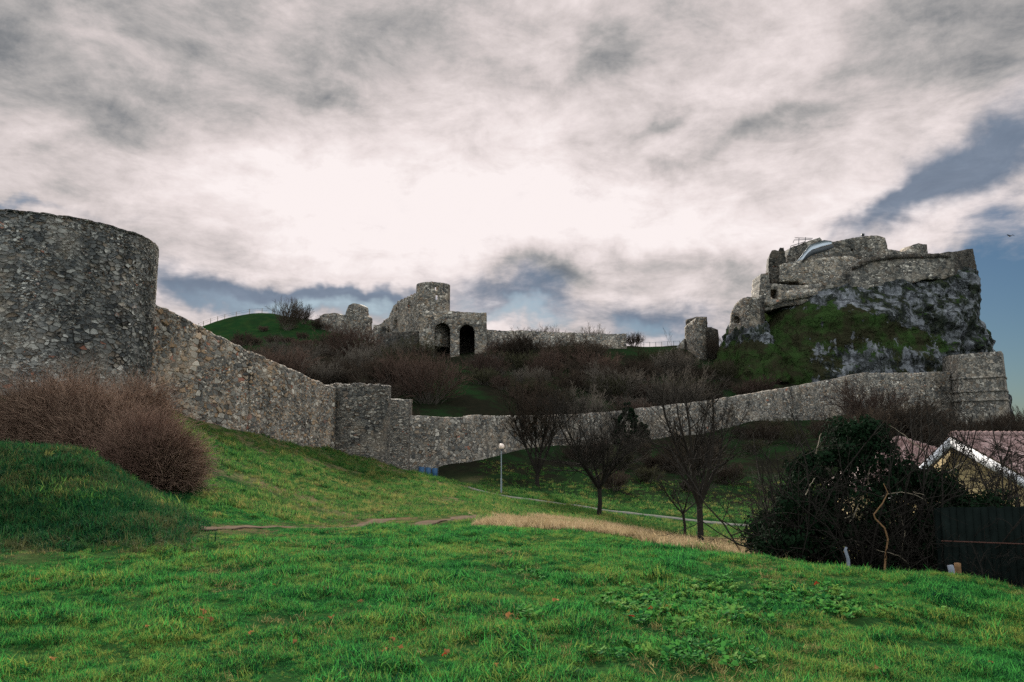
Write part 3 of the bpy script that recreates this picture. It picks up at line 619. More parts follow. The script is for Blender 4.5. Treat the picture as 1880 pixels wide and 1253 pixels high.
V = np.stack([RX.ravel(), RY.ravel(), RZ.ravel()], 1); a = np.arange(nzl - 1)[:, None] * na; b = np.arange(na); b2 = (b + 1) % na
Q = np.stack(np.broadcast_arrays(a + b, a + b2, a + na + b2, a + na + b), -1).reshape(-1, 4)
topc = len(V); V = np.concatenate([V, [[V[-na:, 0].mean(), DC, lvz[-1] + .3]]]); T = np.stack([(nzl - 1) * na + b, (nzl - 1) * na + b2, np.full(na, topc)], 1)
def px_of(v): return 940 + F * v[:, 0] / v[:, 1] * .985
def py_of(v): return 626.5 - F * np.tan(np.arctan((v[:, 2] - EYE) / v[:, 1]) - PITCH)
qx, qy = px_of(V), py_of(V)
turf = sm(qy, 545 - 12 * np.sin((qx - 1400) / 60) + np.clip(qx - 1560, 0, 300) * .32, 575 + np.clip(qx - 1560, 0, 300) * .36) * (1 - sm(qx, 1690, 1790)) * (1 - .75 * sm(qy, 605, 660) * sm(qx, 1450, 1520))
turf = np.maximum(turf, 1 - sm(qx, 1385, 1420) * 1.) * sm(qy, 540, 590)
crag = single('crag', V, [Q, T], M['rock'], (80, DC, 5), 'x', 'x', attrs={'turf': turf}, smooth=True); del crag['label'], crag['category']; tag(crag, kind='structure')
# dark hillside spur to the right behind the square tower
sp = [P(1846, 768, 150), P(1862, 778, 150), P(1890, 790, 150), P(1960, 812, 150)]
V, Fl = dense(*block([p for p in sp] + [p + Vector((0, 25, -2)) for p in sp[::-1]], [Vector((p.x, p.y - 14, -8)) for p in sp] + [Vector((p.x, p.y + 30, -8)) for p in sp[::-1]]), 1.6, .6)
tag(obj('hill', np_mesh('hill', V, Fl, M['rock'])), kind='structure')

# ------------------------------------------------------------------ castle on the crag
cs = thing('castle_ruin', tuple(P(1560, 500, 152)), 'ruined grey castle walls crowning the top of the steep crag', 'castle')
def cpart(name, outline, a, b, th, holes=(), mat='castle', par=None, amp=.7, **k):
    V, Fl = dense(*slab(outline, vplane(a, b), th, holes, amp, **k), 1.1, .09, len(outline)); return part(name, V, Fl, M[mat], par or cs)
def sq(x, y, w, h): return [(x - w, y - h), (x - w, y + h), (x + w, y + h), (x + w, y - h)]
cpart('keep', [(1447, 500), (1446, 472), (1452, 455), (1468, 449), (1490, 441), (1505, 436), (1510, 445), (1530, 444), (1560, 438), (1592, 433), (1612, 433), (1625, 437), (1630, 458), (1650, 461), (1670, 466), (1690, 500)], (1447, 156), (1690, 158), 5, [sq(1564.5, 459, 2.2, 2.2)])
cpart('tower_stump', [(1413, 520), (1411, 492), (1413, 468), (1417, 460), (1423, 459), (1429, 461), (1432, 455), (1439, 455), (1441, 466), (1446, 490), (1448, 520)], (1411, 152.0), (1448, 151.2), 5, [sq(1423.5, 489, 1.1, 1.1)], 'dark_or_shaded_wall')
cpart('turret', [(1664, 472), (1667, 459), (1674, 456), (1678, 449), (1686, 447), (1692, 448), (1702, 449), (1704, 472)], (1664, 156), (1704, 157), 4)
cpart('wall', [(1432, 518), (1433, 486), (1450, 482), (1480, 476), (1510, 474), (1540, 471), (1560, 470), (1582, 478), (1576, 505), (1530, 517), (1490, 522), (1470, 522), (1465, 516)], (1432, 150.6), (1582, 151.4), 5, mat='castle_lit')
cpart('wall', [(1396, 530), (1398, 503), (1411, 500), (1412, 520), (1450, 524), (1475, 524), (1500, 521), (1540, 508), (1566, 494), (1572, 500), (1566, 540), (1540, 545), (1500, 560), (1470, 560), (1440, 562), (1405, 572), (1393, 560)], (1396, 149.6), (1572, 149.4), 6, [[(1415, 532), (1415, 549), (1427, 549), (1427, 532)]])
cpart('wall', [(1563, 548), (1566, 500), (1568, 486), (1580, 479), (1600, 472), (1630, 468), (1670, 466), (1710, 466), (1745, 465), (1752, 470), (1752, 505), (1735, 513), (1700, 512), (1670, 522), (1640, 525), (1615, 540), (1590, 556), (1575, 560)], (1563, 147.8), (1752, 149.5), 8, mat='castle_grey')
cpart('parapet', [(1567, 488), (1580, 479), (1600, 472), (1630, 468), (1670, 466), (1710, 466), (1745, 465), (1746, 473), (1700, 474), (1640, 475), (1600, 481), (1568, 496)], (1567, 147.5), (1746, 149.2), .8, mat='dark_or_shaded_wall', amp=.4)
cpart('corner_tower', [(1743, 492), (1742, 462), (1748, 463), (1765, 460), (1786, 457), (1789, 470), (1793, 491), (1794, 508), (1743, 508)], (1743, 151.5), (1793, 155.0), 7, [sq(1775, 473, 1.4, 1.4)], 'dark_or_shaded_wall')
cpart('beige_band', [(1404, 562), (1403, 535), (1413, 533), (1413, 551), (1429, 551), (1429, 534), (1460, 533), (1500, 530), (1502, 541), (1470, 548), (1440, 553), (1415, 562)], (1404, 149.2), (1502, 148.9), .6, mat='castle_lit', amp=.5)  # thin paler beige band on the lower wall
# pathway ledge below the bright wall
cpart('ledge', [(1500, 548), (1530, 543), (1560, 537), (1566, 541), (1560, 548), (1530, 553), (1500, 556)], (1500, 148.4), (1566, 147.6), 3, amp=.4)
# gate building stepping down to the left
gt = thing('gate_tower', tuple(P(1370, 600, 146)), 'broken gate building with a dark doorway stepping down the left side of the crag', 'ruin')
ga = [P(1372, 546, 145), P(1402, 549, 148), P(1402, 549, 156), P(1352, 557, 152)]; gb = [P(1374, 610, 144.5), P(1404, 610, 147.6), P(1404, 610, 157), P(1332, 622, 152)]
cpart('masonry', [(1333, 670), (1336, 622), (1339, 596), (1343, 572), (1350, 558), (1360, 550), (1372, 545), (1374, 600), (1374, 670)], (1337, 150.5), (1374, 145), 3, [arch(1344, 1358, 580, 594, 6)], 'palace', gt, .5)
V, Fl = dense(*block([P(1372, 545.5, 145.05), P(1403, 549, 147), P(1403, 549, 153), P(1376, 546, 152)], [P(1374, 650, 144.9), P(1404, 650, 146.8), P(1404, 650, 153), P(1378, 650, 152)]), .8, .15); part('side_wall', V, Fl, M['dark_or_shaded_wall'], gt)  # right face in darker stone: its shade against the lit left is painted
cpart('back_wall', [(1339, 622), (1342, 585), (1356, 580), (1362, 600), (1360, 620)], (1339, 154), (1362, 151), 2, (), 'dark_or_shaded_wall', gt, .4)
V, Fl = dense(*block([P(1336, 600, 150.5), P(1373, 604, 143.5), P(1406, 596, 145), P(1404, 590, 155)], [P(1296, 700, 148), P(1362, 712, 138), P(1450, 700, 139), P(1450, 690, 158)]), 1.0, 1.3, 17); V[:, 2] += .25 * fbm(V[:, 0] * .6, V[:, 1] * .6, V[:, 2] * .6, 3, 33)
tag(obj('rock_outcrop', np_mesh('rock_outcrop', V, Fl, M['rock'], False, {'turf': sm(py_of(V), 612, 650)})), kind='structure')
# lone roofless tower on the ridge
lt = thing('lone_tower', tuple(P(1285, 636, 156)), 'lone square tower stump standing on the bare ridge left of the crag', 'ruin')
cpart('side_wall', [(1257, 665), (1257, 601), (1263, 595), (1279, 582.5), (1281, 665)], (1257, 161), (1281, 155), 2, (), 'palace', lt, .3)
cpart('front_wall', [(1280, 665), (1279.5, 582), (1298, 582), (1299, 601), (1306, 601), (1318, 606), (1320, 622), (1320, 665)], (1280, 155), (1320, 157), 4, (), 'dark_or_shaded_wall', lt, .4)  # front's shade beside the warm lit side comes from the darker stone colour
cpart('buttress', [(1240, 660), (1240, 640), (1256, 622), (1258, 660)], (1240, 160), (1258, 159), 2, (), 'palace', lt, .4)
# steel stair against the keep
st = thing('metal_staircase', tuple(P(1500, 470, 150.5)), 'pale metal staircase with sheet railing climbing the keep wall', 'staircase')
pl = vplane((1460, 150.6), (1530, 151.6))
def stairpoly(pts, th, nm, mat, shift=0.):
    V, Fl = slab(pts, (pl[0] - pl[2] * shift, pl[1], pl[2]), th, (), 0, 100); part(nm, V, Fl, mat, st)
stairpoly([(1462, 481), (1471, 481), (1490, 459), (1511, 452), (1527, 448), (1527, 443), (1513, 441), (1488, 449)], .08, 'railing', M['metal'])
stairpoly([(1470, 481.5), (1490, 460.2), (1527, 449), (1527, 450.5), (1491, 462), (1472, 482)], 1.4, 'flight', M['darkmetal'], -.1)
stairpoly([(1484, 466), (1490, 460), (1530, 449.5), (1531, 455), (1494, 467), (1474, 480)], 2.2, 'platform', M['darkmetal'], .8)
for x in (1496, 1503, 1510, 1517, 1524):
    a, b = on_plane(pl, x, 455), on_plane(pl, x, 468); V, Fl = tube([a + pl[2] * .8, b + pl[2] * .5], .1, 5); part('support', V, Fl, M['metal'], st)
hr = thing('handrail', tuple(P(1465, 455, 156)), 'thin dark railing frame above the broken top of the keep wall', 'railing')
ln = [[(1448, 470), (1452, 452), (1478, 444)], [(1456, 446), (1458, 441), (1490, 440)], [(1466, 452), (1467, 437)], [(1478, 446), (1479, 436)], [(1459, 437), (1492, 438)]]
V, Fl = merge([tube([P(x, y, 156) for x, y in l], .07, 4) for l in ln]); part('rails', V, Fl, M['darkmetal'], hr)
V, Fl = merge([box(P(1584, 431.5, 158), (.55, .4, .5)), tube([P(1584, 436, 158), P(1584, 431, 158)], .13, 5)])
single('viewing_telescope', V, Fl, M['darkmetal'], tuple(P(1584, 436, 158)), 'small dark viewing telescope on a post at the top of the keep', 'telescope')

# ------------------------------------------------------------------ palace with two arches
pa = thing('palace_ruin', tuple(P(832, 655, 142)), 'roofless palace block with two tall dark arches and a round stair tower', 'ruin')
cpart('arcade_wall', [(770, 668), (769, 571), (800, 572), (826, 571), (850, 573), (880, 575), (887, 574), (893.5, 574), (894, 610), (894, 668)], (770, 141), (894, 142.5), 1.6, [arch(797.5, 827, 593, 664), arch(843.5, 872, 596, 664)], 'palace', pa, .35)
fl_, ft_ = on_plane(vplane((770, 141), (894, 142.5)), 770, 571), on_plane(vplane((770, 141), (894, 142.5)), 893, 574); pn = vplane((770, 141), (894, 142.5))[2]
def pquad(a, b, d0, d1, z0, z1): return [Vector((*(p + pn * d)[:2], z)) for p, d, z in ()]
zlo = tz(fl_.x, fl_.y) - 2; A0, B0 = fl_ + pn * 1.62, ft_ + pn * 1.62
def wallbox(a, b, th, z0, z1):
    t = (b - a); t.z = 0; t.normalize(); n = Vector((-t.y, t.x, 0)); c = [a, b, b + n * th, a + n * th]
    return block([Vector((p.x, p.y, z1)) for p in c], [Vector((p.x, p.y, z0)) for p in c])
zt_ = fl_.z - .6
part('side_wall', *wallbox(A0 + pn * 9, A0, 1.2, zlo, zt_), M['dark_or_shaded_wall'], pa); part('side_wall', *wallbox(B0, B0 + pn * 9, 1.2, zlo, zt_), M['dark_or_shaded_wall'], pa)  # dark stone colour deepens the shade seen through the arches
part('back_wall', *wallbox(A0 + pn * 7.8 + Vector((1.25, 0, 0)), B0 + pn * 7.8 - Vector((1.25, 0, 0)), 1., zlo, zt_), M['dark_or_shaded_wall'], pa)
part('vault', *block([Vector((*p[:2], zt_ + .2)) for p in (A0, B0, B0 + pn * 9, A0 + pn * 9)], [Vector((*p[:2], zt_ + .01)) for p in (A0, B0, B0 + pn * 9, A0 + pn * 9)]), M['dark_or_shaded_wall'], pa)
# round stair tower: a standing half shell, light shows through its two openings
tcn = P(795, 560, 146.5); rt_ = 31.5 / F * 146.5
def shell(c, Ro, th_, zb, zt, a0, a1, n, m, holes):
    an_ = np.linspace(a0, a1, n + 1); zs = np.linspace(zb, zt, m + 1); V = []
    for r in (Ro, Ro - th_):
        for z in zs: V.append(np.stack([c.x + r * np.sin(an_), c.y - r * np.cos(an_), np.full(n + 1, z) + (z == zt) * .12 * fbm(an_ * 4, an_ * 0, 0, 3, 8)], 1))
    V = np.concatenate(V); S = (m + 1) * (n + 1); gone = set(holes); Q = []
    ix = lambda i, j, s: s * S + j * (n + 1) + i
    solid = lambda i, j: 0 <= i < n and 0 <= j < m and (i, j) not in gone
    for j in range(m):
        for i in range(n):
            if not solid(i, j): continue
            Q += [[ix(i, j, 0), ix(i + 1, j, 0), ix(i + 1, j + 1, 0), ix(i, j + 1, 0)], [ix(i, j + 1, 1), ix(i + 1, j + 1, 1), ix(i + 1, j, 1), ix(i, j, 1)]]
            for di, dj, e in ((-1, 0, ((0, 0), (0, 1))), (1, 0, ((1, 1), (1, 0))), (0, -1, ((1, 0), (0, 0))), (0, 1, ((0, 1), (1, 1)))):
                if not solid(i + di, j + dj):
                    (p, q_), (r_, s_) = e; Q.append([ix(i + p, j + q_, 0), ix(i + r_, j + s_, 0), ix(i + r_, j + s_, 1), ix(i + p, j + q_, 1)])
    return V, np.array(Q)
zb_, zt2 = EYE + EL(640) * 146.5, EYE + EL(518.5) * 143.4
hz = lambda y: int((EYE + EL(y) * 143.4 - zb_) / (zt2 - zb_) * 40)
hl = [(i, hz(531) + j) for i in (39, 40) for j in (0, 1)] + [(i, hz(549) + j) for i in (40, 41, 42) for j in (0, 1, 2)]
part('stair_tower', *shell(tcn, rt_, .45, zb_, zt2, R(-100), R(100), 70, 40, hl), M['palace'], pa)
# great wall behind, running up from the left into the tower
cpart('gable_wall', [(683, 640), (684, 606), (686, 597), (694, 597), (700, 594), (706, 588), (714, 583), (716, 577), (722, 562), (727, 558.5), (740, 552), (752, 547), (763, 541), (772, 541), (772, 640)], (683, 163), (772, 143.8), 1.5,
      [[(723, 588), (723, 606), (729, 606), (729, 588)], [(763, 566), (763, 586), (769, 586), (769, 566)], [(726, 565), (726, 572), (728.5, 572), (728.5, 565)], [(749, 558), (749, 566), (751.5, 566), (751.5, 558)], [(704, 588.5), (704, 592), (706, 592), (706, 589)]], 'palace', pa, .5)
pg = vplane((683, 163), (772, 143.8))
for i in range(6):
    x = 728.5 + i * 6.0; y = 557 - i * 2.75
    V, Fl = dense(*slab([(x, y + 2), (x + .3, y - 2.6), (x + 1.8, y - 4.4), (x + 3.3, y - 4.8), (x + 4.4, y - 2.4), (x + 4.6, y + .6)], pg, 1.5, (), 0, 50), .6, .07); part('merlon', V, Fl, M['palace'], pa)
cpart('broken_wall', [(660, 650), (672, 640), (678, 612), (688, 601), (700, 598), (702, 650)], (660, 158), (702, 153), 2, (), 'palace', pa, .6)
for nm, out, a, b, mt, lb in [
  ('terrace_wall', [(678, 662), (690, 628), (694, 612), (720, 611), (769, 608), (769, 668)], (678, 144), (769, 141.5), 'dark_or_shaded_wall', 'dark low terrace wall in front of the left side of the arched palace'),
  ('ruined_wall', [(587, 630), (587, 581), (594, 577), (604, 576), (616, 575), (622, 579), (634, 578), (637, 568), (640, 561), (648, 557), (655, 558), (663, 562), (666, 578), (672, 583), (671, 600), (668, 660), (640, 660), (610, 640)], (587, 172), (672, 164), 'palace', 'jagged ruin with a rounded stump on top standing at the right foot of the green hill'),
  ('long_wall', [(892, 668), (892, 604), (897, 606), (930, 608), (960, 606.5), (1000, 610), (1050, 611), (1090, 614), (1120, 614), (1150, 613), (1151, 650), (1151, 665)], (892, 144), (1151, 155), 'wall_far', 'long level skyline wall stretching right from the arched palace'),
  ('wall_remnant', [(533, 592), (540, 583), (548, 586), (560, 585), (575, 588), (588, 584), (590, 595)], (533, 188), (590, 184), 'dark_or_shaded_wall', 'low dark wall remnant on the crest of the green hill')]:
    V, Fl = slab(out, vplane(a, b), 2., (), .7); c0 = on_plane(vplane(a, b), *out[0]); single(nm, V, Fl, M[mt], tuple(c0), lb, 'ruin' if 'ruin' in nm or 'rem' in nm else 'stone wall')

# ------------------------------------------------------------------ house at the lower right
H0 = P(1748, 803, 35.); ph = R(20); rdir = Vector((math.cos(ph), math.sin(ph), 0)); gdir = Vector((math.sin(ph), -math.cos(ph), 0))
hs = thing('house', (H0.x + 4, H0.y + 2, -3.4), 'house with a red tiled roof and white verge boards behind the dark fence', 'house')
kR, kL, wR, wL, Lh = math.tan(R(27)), math.tan(R(38)), 6.5, 3.9, 16.
def roofpt(u, s, dz=0.): k = kR if s > 0 else kL; return H0 + rdir * u + gdir * s + Vector((0, 0, -abs(s) * k + dz))
def tiles(fn, U, S, tw_=.3, tl=.34):                    # pantile sheet: rolls across, stepped courses down
    nu, ns = int(U / .05), int(S / .085); u = np.linspace(0, U, nu); s = np.linspace(0, S, ns); UU, SS = np.meshgrid(u, s, indexing='ij')
    h = .06 * np.abs(np.sin(UU / tw_ * math.pi)) ** 1.2 + .075 * ((SS / tl) % 1.)
    V = np.array([list(fn(a, b, c)) for a, b, c in zip(UU.ravel(), SS.ravel(), h.ravel())]); i = np.arange(nu - 1)[:, None] * ns; j = np.arange(ns - 1)
    Q = np.stack(np.broadcast_arrays(i + j, i + ns + j, i + ns + j + 1, i + j + 1), -1).reshape(-1, 4)
    at = _h(np.floor(UU / tw_).ravel(), np.floor(SS / tl).ravel(), np.zeros(UU.size), 4)
    return V, Q, at
rp = thing
V, Q, at = tiles(lambda u, s, h: roofpt(u - .1, s, h + .06), Lh, wR); roof = part('roof', V, Q, M['tile'], hs, True, {'tile': at})
V, Q, at = tiles(lambda u, s, h: roofpt(u - .1, -s, h + .06), Lh, wL); part('roof', V, Q, M['tile'], hs, True, {'tile': at})
caps = []
for i in range(int(Lh / .38)):
    a = roofpt(i * .38 - .1, 0, .10); b = roofpt(i * .38 + .3, 0, .15); caps.append(tube([a, b], [.13, .16], 8))
V, Fl = merge(caps); part('ridge_tiles', V, Fl, M['tile'], roof, False, {'tile': np.full(len(V), .6)})
for s0, nm in ((wR, 'verge_board'), (-wL, 'verge_board')):
    c = [roofpt(-.16, 0.0 + (.01 if s0 > 0 else -.01), .0), roofpt(-.16, s0, 0.), roofpt(-.16, s0, -.42), roofpt(-.16, 0.0 + (.01 if s0 > 0 else -.01), -.42)]
    part(nm, *block(c, [p + rdir * .12 for p in c]), M['white'], roof)
    c2 = [p + rdir * .121 for p in c[2:]] ; soff = [c[3] + rdir * .13 + Vector((0, 0, .2)), c[2] + rdir * .13 + Vector((0, 0, .2))]
gw = [roofpt(.55, 0, -.12), roofpt(.55, wR - .5, -.12), Vector((*roofpt(.55, wR - .5)[:2], -4)), Vector((*roofpt(.55, -wL + .4)[:2], -4)), roofpt(.55, -wL + .4, -.12)]
part('wall', *block(gw, [p + rdir * 14.5 for p in gw]), M['plaster'], hs)
H1 = P(1648, 806, 44.)
an_ = thing('annex', (H1.x, H1.y, -3.4), 'smaller red tiled hip roof half hidden behind the dark ivy thicket', 'house')
r1 = Vector((math.cos(R(-28)), math.sin(R(-28)), 0)); q1 = Vector((-.2, -.98, 0))
cor = [H1 + r1 * -3.5 + q1 * 4, H1 + r1 * 6 + q1 * 4, H1 + r1 * 6 - q1 * 4, H1 + r1 * -3.5 - q1 * 4]
ap, ap2 = H1 + Vector((0, 0, .0)), H1 + r1 * 2.5 - Vector((0, 0, .9))
def hipface(a, b, c, d):                                # tiled face between eave a-b and ridge d-c
    U = (b - a).length; S = ((a + b) / 2 - (c + d) / 2).length
    return tiles(lambda u, s, h: (d.lerp(c, u / U)).lerp(a.lerp(b, u / U), s / S) + Vector((0, 0, h)), U, S)
E_ = [Vector((p.x, p.y, H1.z - 2.9)) for p in cor]
for a, b, c, d in ((E_[0], E_[1], ap2, ap), (E_[3], E_[0], ap, ap), (E_[1], E_[2], ap2, ap2), (E_[2], E_[3], ap, ap2)):
    V, Q, at = hipface(a, b, c, d); aroof = part('roof', V, Q, M['tile'], an_, True, {'tile': at})
hc = []
for a, b in ((ap, E_[0]), (ap, ap2), (ap2, E_[1])):
    k = int((b - a).length / .36)
    for i in range(k): hc.append(tube([a.lerp(b, i / k) + Vector((0, 0, .06)), a.lerp(b, (i + 1.1) / k) + Vector((0, 0, .1))], [.12, .15], 7))
V, Fl = merge(hc); part('ridge_tiles', V, Fl, M['tile'], aroof, False, {'tile': np.full(len(V), .8)})
ec = sum(E_, Vector()) / 4; wl_ = [ec + (p - ec) * .9 - Vector((0, 0, .05)) for p in E_]; part('wall', *block(wl_, [Vector((p.x, p.y, -4)) for p in wl_]), M['plaster'], an_)

# ------------------------------------------------------------------ fence, post, lamp, boards, hilltop fence
fz = EYE + EL(931) * 13.6
fe = thing('board_fence', (10.2, 13.6, -1.6), 'dark overgrown board fence with a rusty rail below the house', 'fence')
fx0, fx1 = ray(1726, 930).x * 13.6, 15.5; k = int((fx1 - fx0) / .14); bl = []
for i in range(k):
    x = fx0 + (i + .5) * .14; bl.append(box((x, 13.6 + (x - fx0) * .02 + random.uniform(-.01, .01), (fz - 1.9) / 2 + random.uniform(-.02, .01)), (.132, .025, fz + 1.9), random.uniform(-.03, .03)))
V, Fl = merge(bl); part('boards', V, Fl, M['board'], fe)
zr = EYE + EL(1003) * 13.4; V, Fl = tube([(fx0 - .1, 13.45, zr + .08), (11, 13.5, zr - .06), (13, 13.52, zr - .1), (fx1, 13.55, zr - .1)], .012, 5); part('rail', V, Fl, M['rail'], fe)
for i in range(3): part('post', *box((fx0 + .02 + i * 2.1, 13.72, (fz - 2.0) / 2 - .03), (.1, .1, fz + 2.0), 0), M['board'], fe)
b0 = on_ground(1709, 11.6); V, Fl = box((b0.x, b0.y, b0.z + .02), (.07, .06, .46), .2); single('wooden_post', *dense(V, Fl, .1, .006), M['rusty_bark'], tuple(b0), 'short brown wooden post in the grass at the left end of the dark fence', 'post')
b0 = on_ground(1698, 12.3); V, Fl = tube([b0 + Vector((0, 0, -.3)), b0 + Vector((.01, 0, .1)), b0 + Vector((-.02, 0, .26))], [.06, .05, .045], 9); single('white_post', V, Fl, M['limewash'], tuple(b0), 'short white post beside the brown wooden post at the dark thicket', 'post')
b0 = on_ground(1519, 13.6); V, Fl = tube([b0 + Vector((0, 0, -.5)), b0 + Vector((.02, 0, .3)), b0 + Vector((-.02, 0, .45)), b0 + Vector((.0, 0, .5))], [.035, .03, .027, .02], 9); single('whitewashed_trunk', V, Fl, M['limewash'], tuple(b0), 'slim whitewashed trunk at the left end of the dark ivy thicket', 'tree trunk')
lb = on_ground(921, 58.); lh = P(921, 820, 58.)
lp = thing('street_lamp', tuple(lb), 'slim lamp post with a round white globe beside the asphalt path', 'street lamp')
V, Fl = merge([tube([(lb.x, lb.y, lb.z - .2), (lb.x, lb.y, lb.z + 1.1)], .06, 8), tube([(lb.x, lb.y, lb.z + 1.1), (lb.x, lb.y, lh.z - .2)], .038, 8)]); part('pole', V, Fl, M['lamp_grey'], lp)
def sphere(c, r, n=14, m=10):
    V = [[c[0] + r * math.sin(math.pi * j / m) * math.cos(2 * math.pi * i / n), c[1] + r * math.sin(math.pi * j / m) * math.sin(2 * math.pi * i / n), c[2] + r * math.cos(math.pi * j / m)] for j in range(m + 1) for i in range(n)]
    return np.array(V), np.array([[j * n + i, (j + 1) * n + i, (j + 1) * n + (i + 1) % n, j * n + (i + 1) % n] for j in range(m) for i in range(n)])
glb = part('globe', *sphere(lh, .215, 20, 14), M['globe'], lp, True); V, Fl = tube([(lh.x, lh.y, lh.z - .3), (lh.x, lh.y, lh.z - .17)], [.08, .13], 10); part('collar', V, Fl, M['darkmetal'], glb)
bb = P(786, 872, 66.); bz = tz(bb.x, bb.y)
bd = thing('notice_board', (bb.x, bb.y, bz), 'blue notice board of three upright panels at the dark foot of the wall', 'notice board')
for i in range(3):
    x = bb.x + (i - 1) * .56; zt3 = EYE + EL(857.5 + i * 1.2) * 66; part('panel', *box((x, 66, (zt3 + bz + .1) / 2), (.47, .08, zt3 - bz - .1)), M['bluemetal'], bd)
V, Fl = merge([box((bb.x + (i - 1.5) * .56, 66.02, bz + .5), (.05, .05, 1.6)) for i in range(4)]); part('frame', V, Fl, M['darkmetal'], bd)
hf = thing('hilltop_fence', tuple(P(450, 576, 189)), 'thin wire fence on posts along the top of the green hill', 'fence')
hp = []
for x, y in ((365, 590), (374, 586), (387, 582), (400, 577), (413, 574.5), (434, 573), (458, 573.5), (481, 574), (500, 576), (550, 583)):
    D = 189; X = ray(x, y).x * D; z = float(terr(np.array([X]), np.array([D]))[0]); hp.append((X, D, z)); V, Fl = tube([(X, D, z - .4), (X, D, z + 1.25)], .075, 5); part('post', V, Fl, M['post'], hf)
for dz in (.7, 1.15): V, Fl = tube([(x, y, z + dz) for x, y, z in hp], .02, 4); part('wire', V, Fl, M['darkmetal'], hf)
rr_ = thing('ridge_railing', tuple(P(1215, 637, 163)), 'thin railing on the bare ridge between the long wall and the lone tower', 'railing')
rpn = []
for x in range(1160, 1250, 11):
    X = ray(x, 636).x * 163; z = tz(X, 163); rpn.append((X, 163, z)); V, Fl = tube([(X, 163, z - .2), (X, 163, z + 1.0)], .05, 4); part('post', V, Fl, M['darkmetal'], rr_)
V, Fl = tube([(x, y, z + .98) for x, y, z in rpn], .045, 4); part('rail', V, Fl, M['metal'], rr_)
# bird
bp = P(1855, 434, 90)
bv = [(-.6, .05, .1), (-.3, 0, .22), (0, -.05, .06), (.3, 0, .2), (.62, .05, .06), (0, .22, .03), (-.3, .2, .2), (.3, .2, .18)]
Vb, Fb = merge([tube([(0, -.32, 0), (0, -.15, .03), (0, .1, .03), (0, .4, 0)], [.01, .06, .07, .015], 7), (np.array(bv) + [0, 0, .0], np.array([[0, 1, 6], [4, 7, 3]])), (np.array(bv), np.array([[1, 2, 5, 6], [2, 3, 7, 5]]))])
single('bird', Vb + np.array(bp), Fb, M['feather'], tuple(bp), 'small dark bird gliding in the blue sky right of the crag', 'bird')

# ------------------------------------------------------------------ plants: branching grown level by level
def grow(S, Dn, L, r0, r1, K, wob, up, rng):
    N = len(S); pts = np.zeros((N, K, 3)); pts[:, 0] = S; d = Dn.copy(); st_ = (L / (K - 1))[:, None]
    for k in range(1, K):
        d = d + rng.normal(0, wob, (N, 3)); d[:, 2] += up; d /= np.linalg.norm(d, axis=1, keepdims=True); pts[:, k] = pts[:, k - 1] + d * st_
    return pts, r0[:, None] + (r1 - r0)[:, None] * np.linspace(0, 1, K)
def kids(pts, rad, m, tmin, ang, lr, rr, rng, Lp):
    N, K, _ = pts.shape; idx = np.repeat(np.arange(N), m); t = rng.uniform(tmin, 1, len(idx)) * (K - 1); k = np.minimum(t.astype(int), K - 2); f = (t - k)[:, None]
    S = pts[idx, k] * (1 - f) + pts[idx, k + 1] * f; T = pts[idx, k + 1] - pts[idx, k]; T /= np.linalg.norm(T, axis=1, keepdims=True) + 1e-9
    pr = np.cross(T, rng.normal(0, 1, T.shape)); pr /= np.linalg.norm(pr, axis=1, keepdims=True) + 1e-9
    a = np.abs(rng.normal(ang, ang * .3, len(idx)))[:, None]; Dn = T * np.cos(a) + pr * np.sin(a)
    L = Lp[idx] * lr * rng.uniform(.6, 1.25, len(idx)) * (1.15 - .45 * t / (K - 1)); r0 = rad[idx, k] * rr
    return S, Dn, L, r0
def bare_tree(seed, h, stems, tr, spread=.45, lv=((7, .25, .75, .6, .6), (7, .2, .7, .55, .6), (6, .15, .7, .5, .6), (4, .1, .6, .5, .7)), fork=.25, up=.06, rmin=.006):
    rng = np.random.default_rng(seed); fk = h * fork
    tp_ = np.array([[[0, 0, -.4], [0, 0, 0], [.03, 0, fk * .5], [0, .02, fk]]]) + rng.normal(0, .02, (1, 4, 3)) * np.array([1, 1, 0]); tparts = [tubes(tp_, np.array([[tr * 1.5, tr * 1.2, tr, tr * .95]]), 10)]
    an_ = np.arange(stems) * 2 * math.pi / stems + rng.uniform(0, 6); tl = rng.uniform(.5, 1.1, stems) * spread
    Dn = np.stack([np.cos(an_) * np.sin(tl), np.sin(an_) * np.sin(tl), np.cos(tl)], 1); L = np.full(stems, h * .62) * rng.uniform(.8, 1.15, stems)
    S = np.tile(tp_[0, -1], (stems, 1)) - Dn * .05 + rng.normal(0, tr * .25, (stems, 3)) * [1, 1, .5]
    p, r = grow(S, Dn, L, np.full(stems, tr * .7), np.full(stems, tr * .2), 8, .09, up, rng); tparts.append(tubes(p, r, 7)); tw_ = []
    for i, (m, tm, ang, lr, rr) in enumerate(lv):
        S, Dn, L, r0 = kids(p, r, m, tm, ang, lr, rr, rng, L); r0 = np.maximum(r0, rmin); K = 6 if i < 2 else 5 if i < 3 else 4
        p, r = grow(S, Dn, L, r0, np.maximum(r0 * .4, rmin * .55), K, .12, up * .8, rng); (tparts if i == 0 else tw_).append(tubes(p, r, 5 if i < 1 else 3))
    return merge(tparts), merge(tw_)
def lift(t, xyz): return (t[0] + np.array(xyz), t[1])
def place_tree(name, at, td, label, cat='tree', bark='bark', twig='twig'):
    t = thing(name, tuple(at), label, cat)
    obj('trunk', np_mesh('trunk', td[0][0], td[0][1], M[bark], True), (0, 0, 0), t); obj('crown', np_mesh('crown', td[1][0], td[1][1], M[twig]), (0, 0, 0), t)
    return t
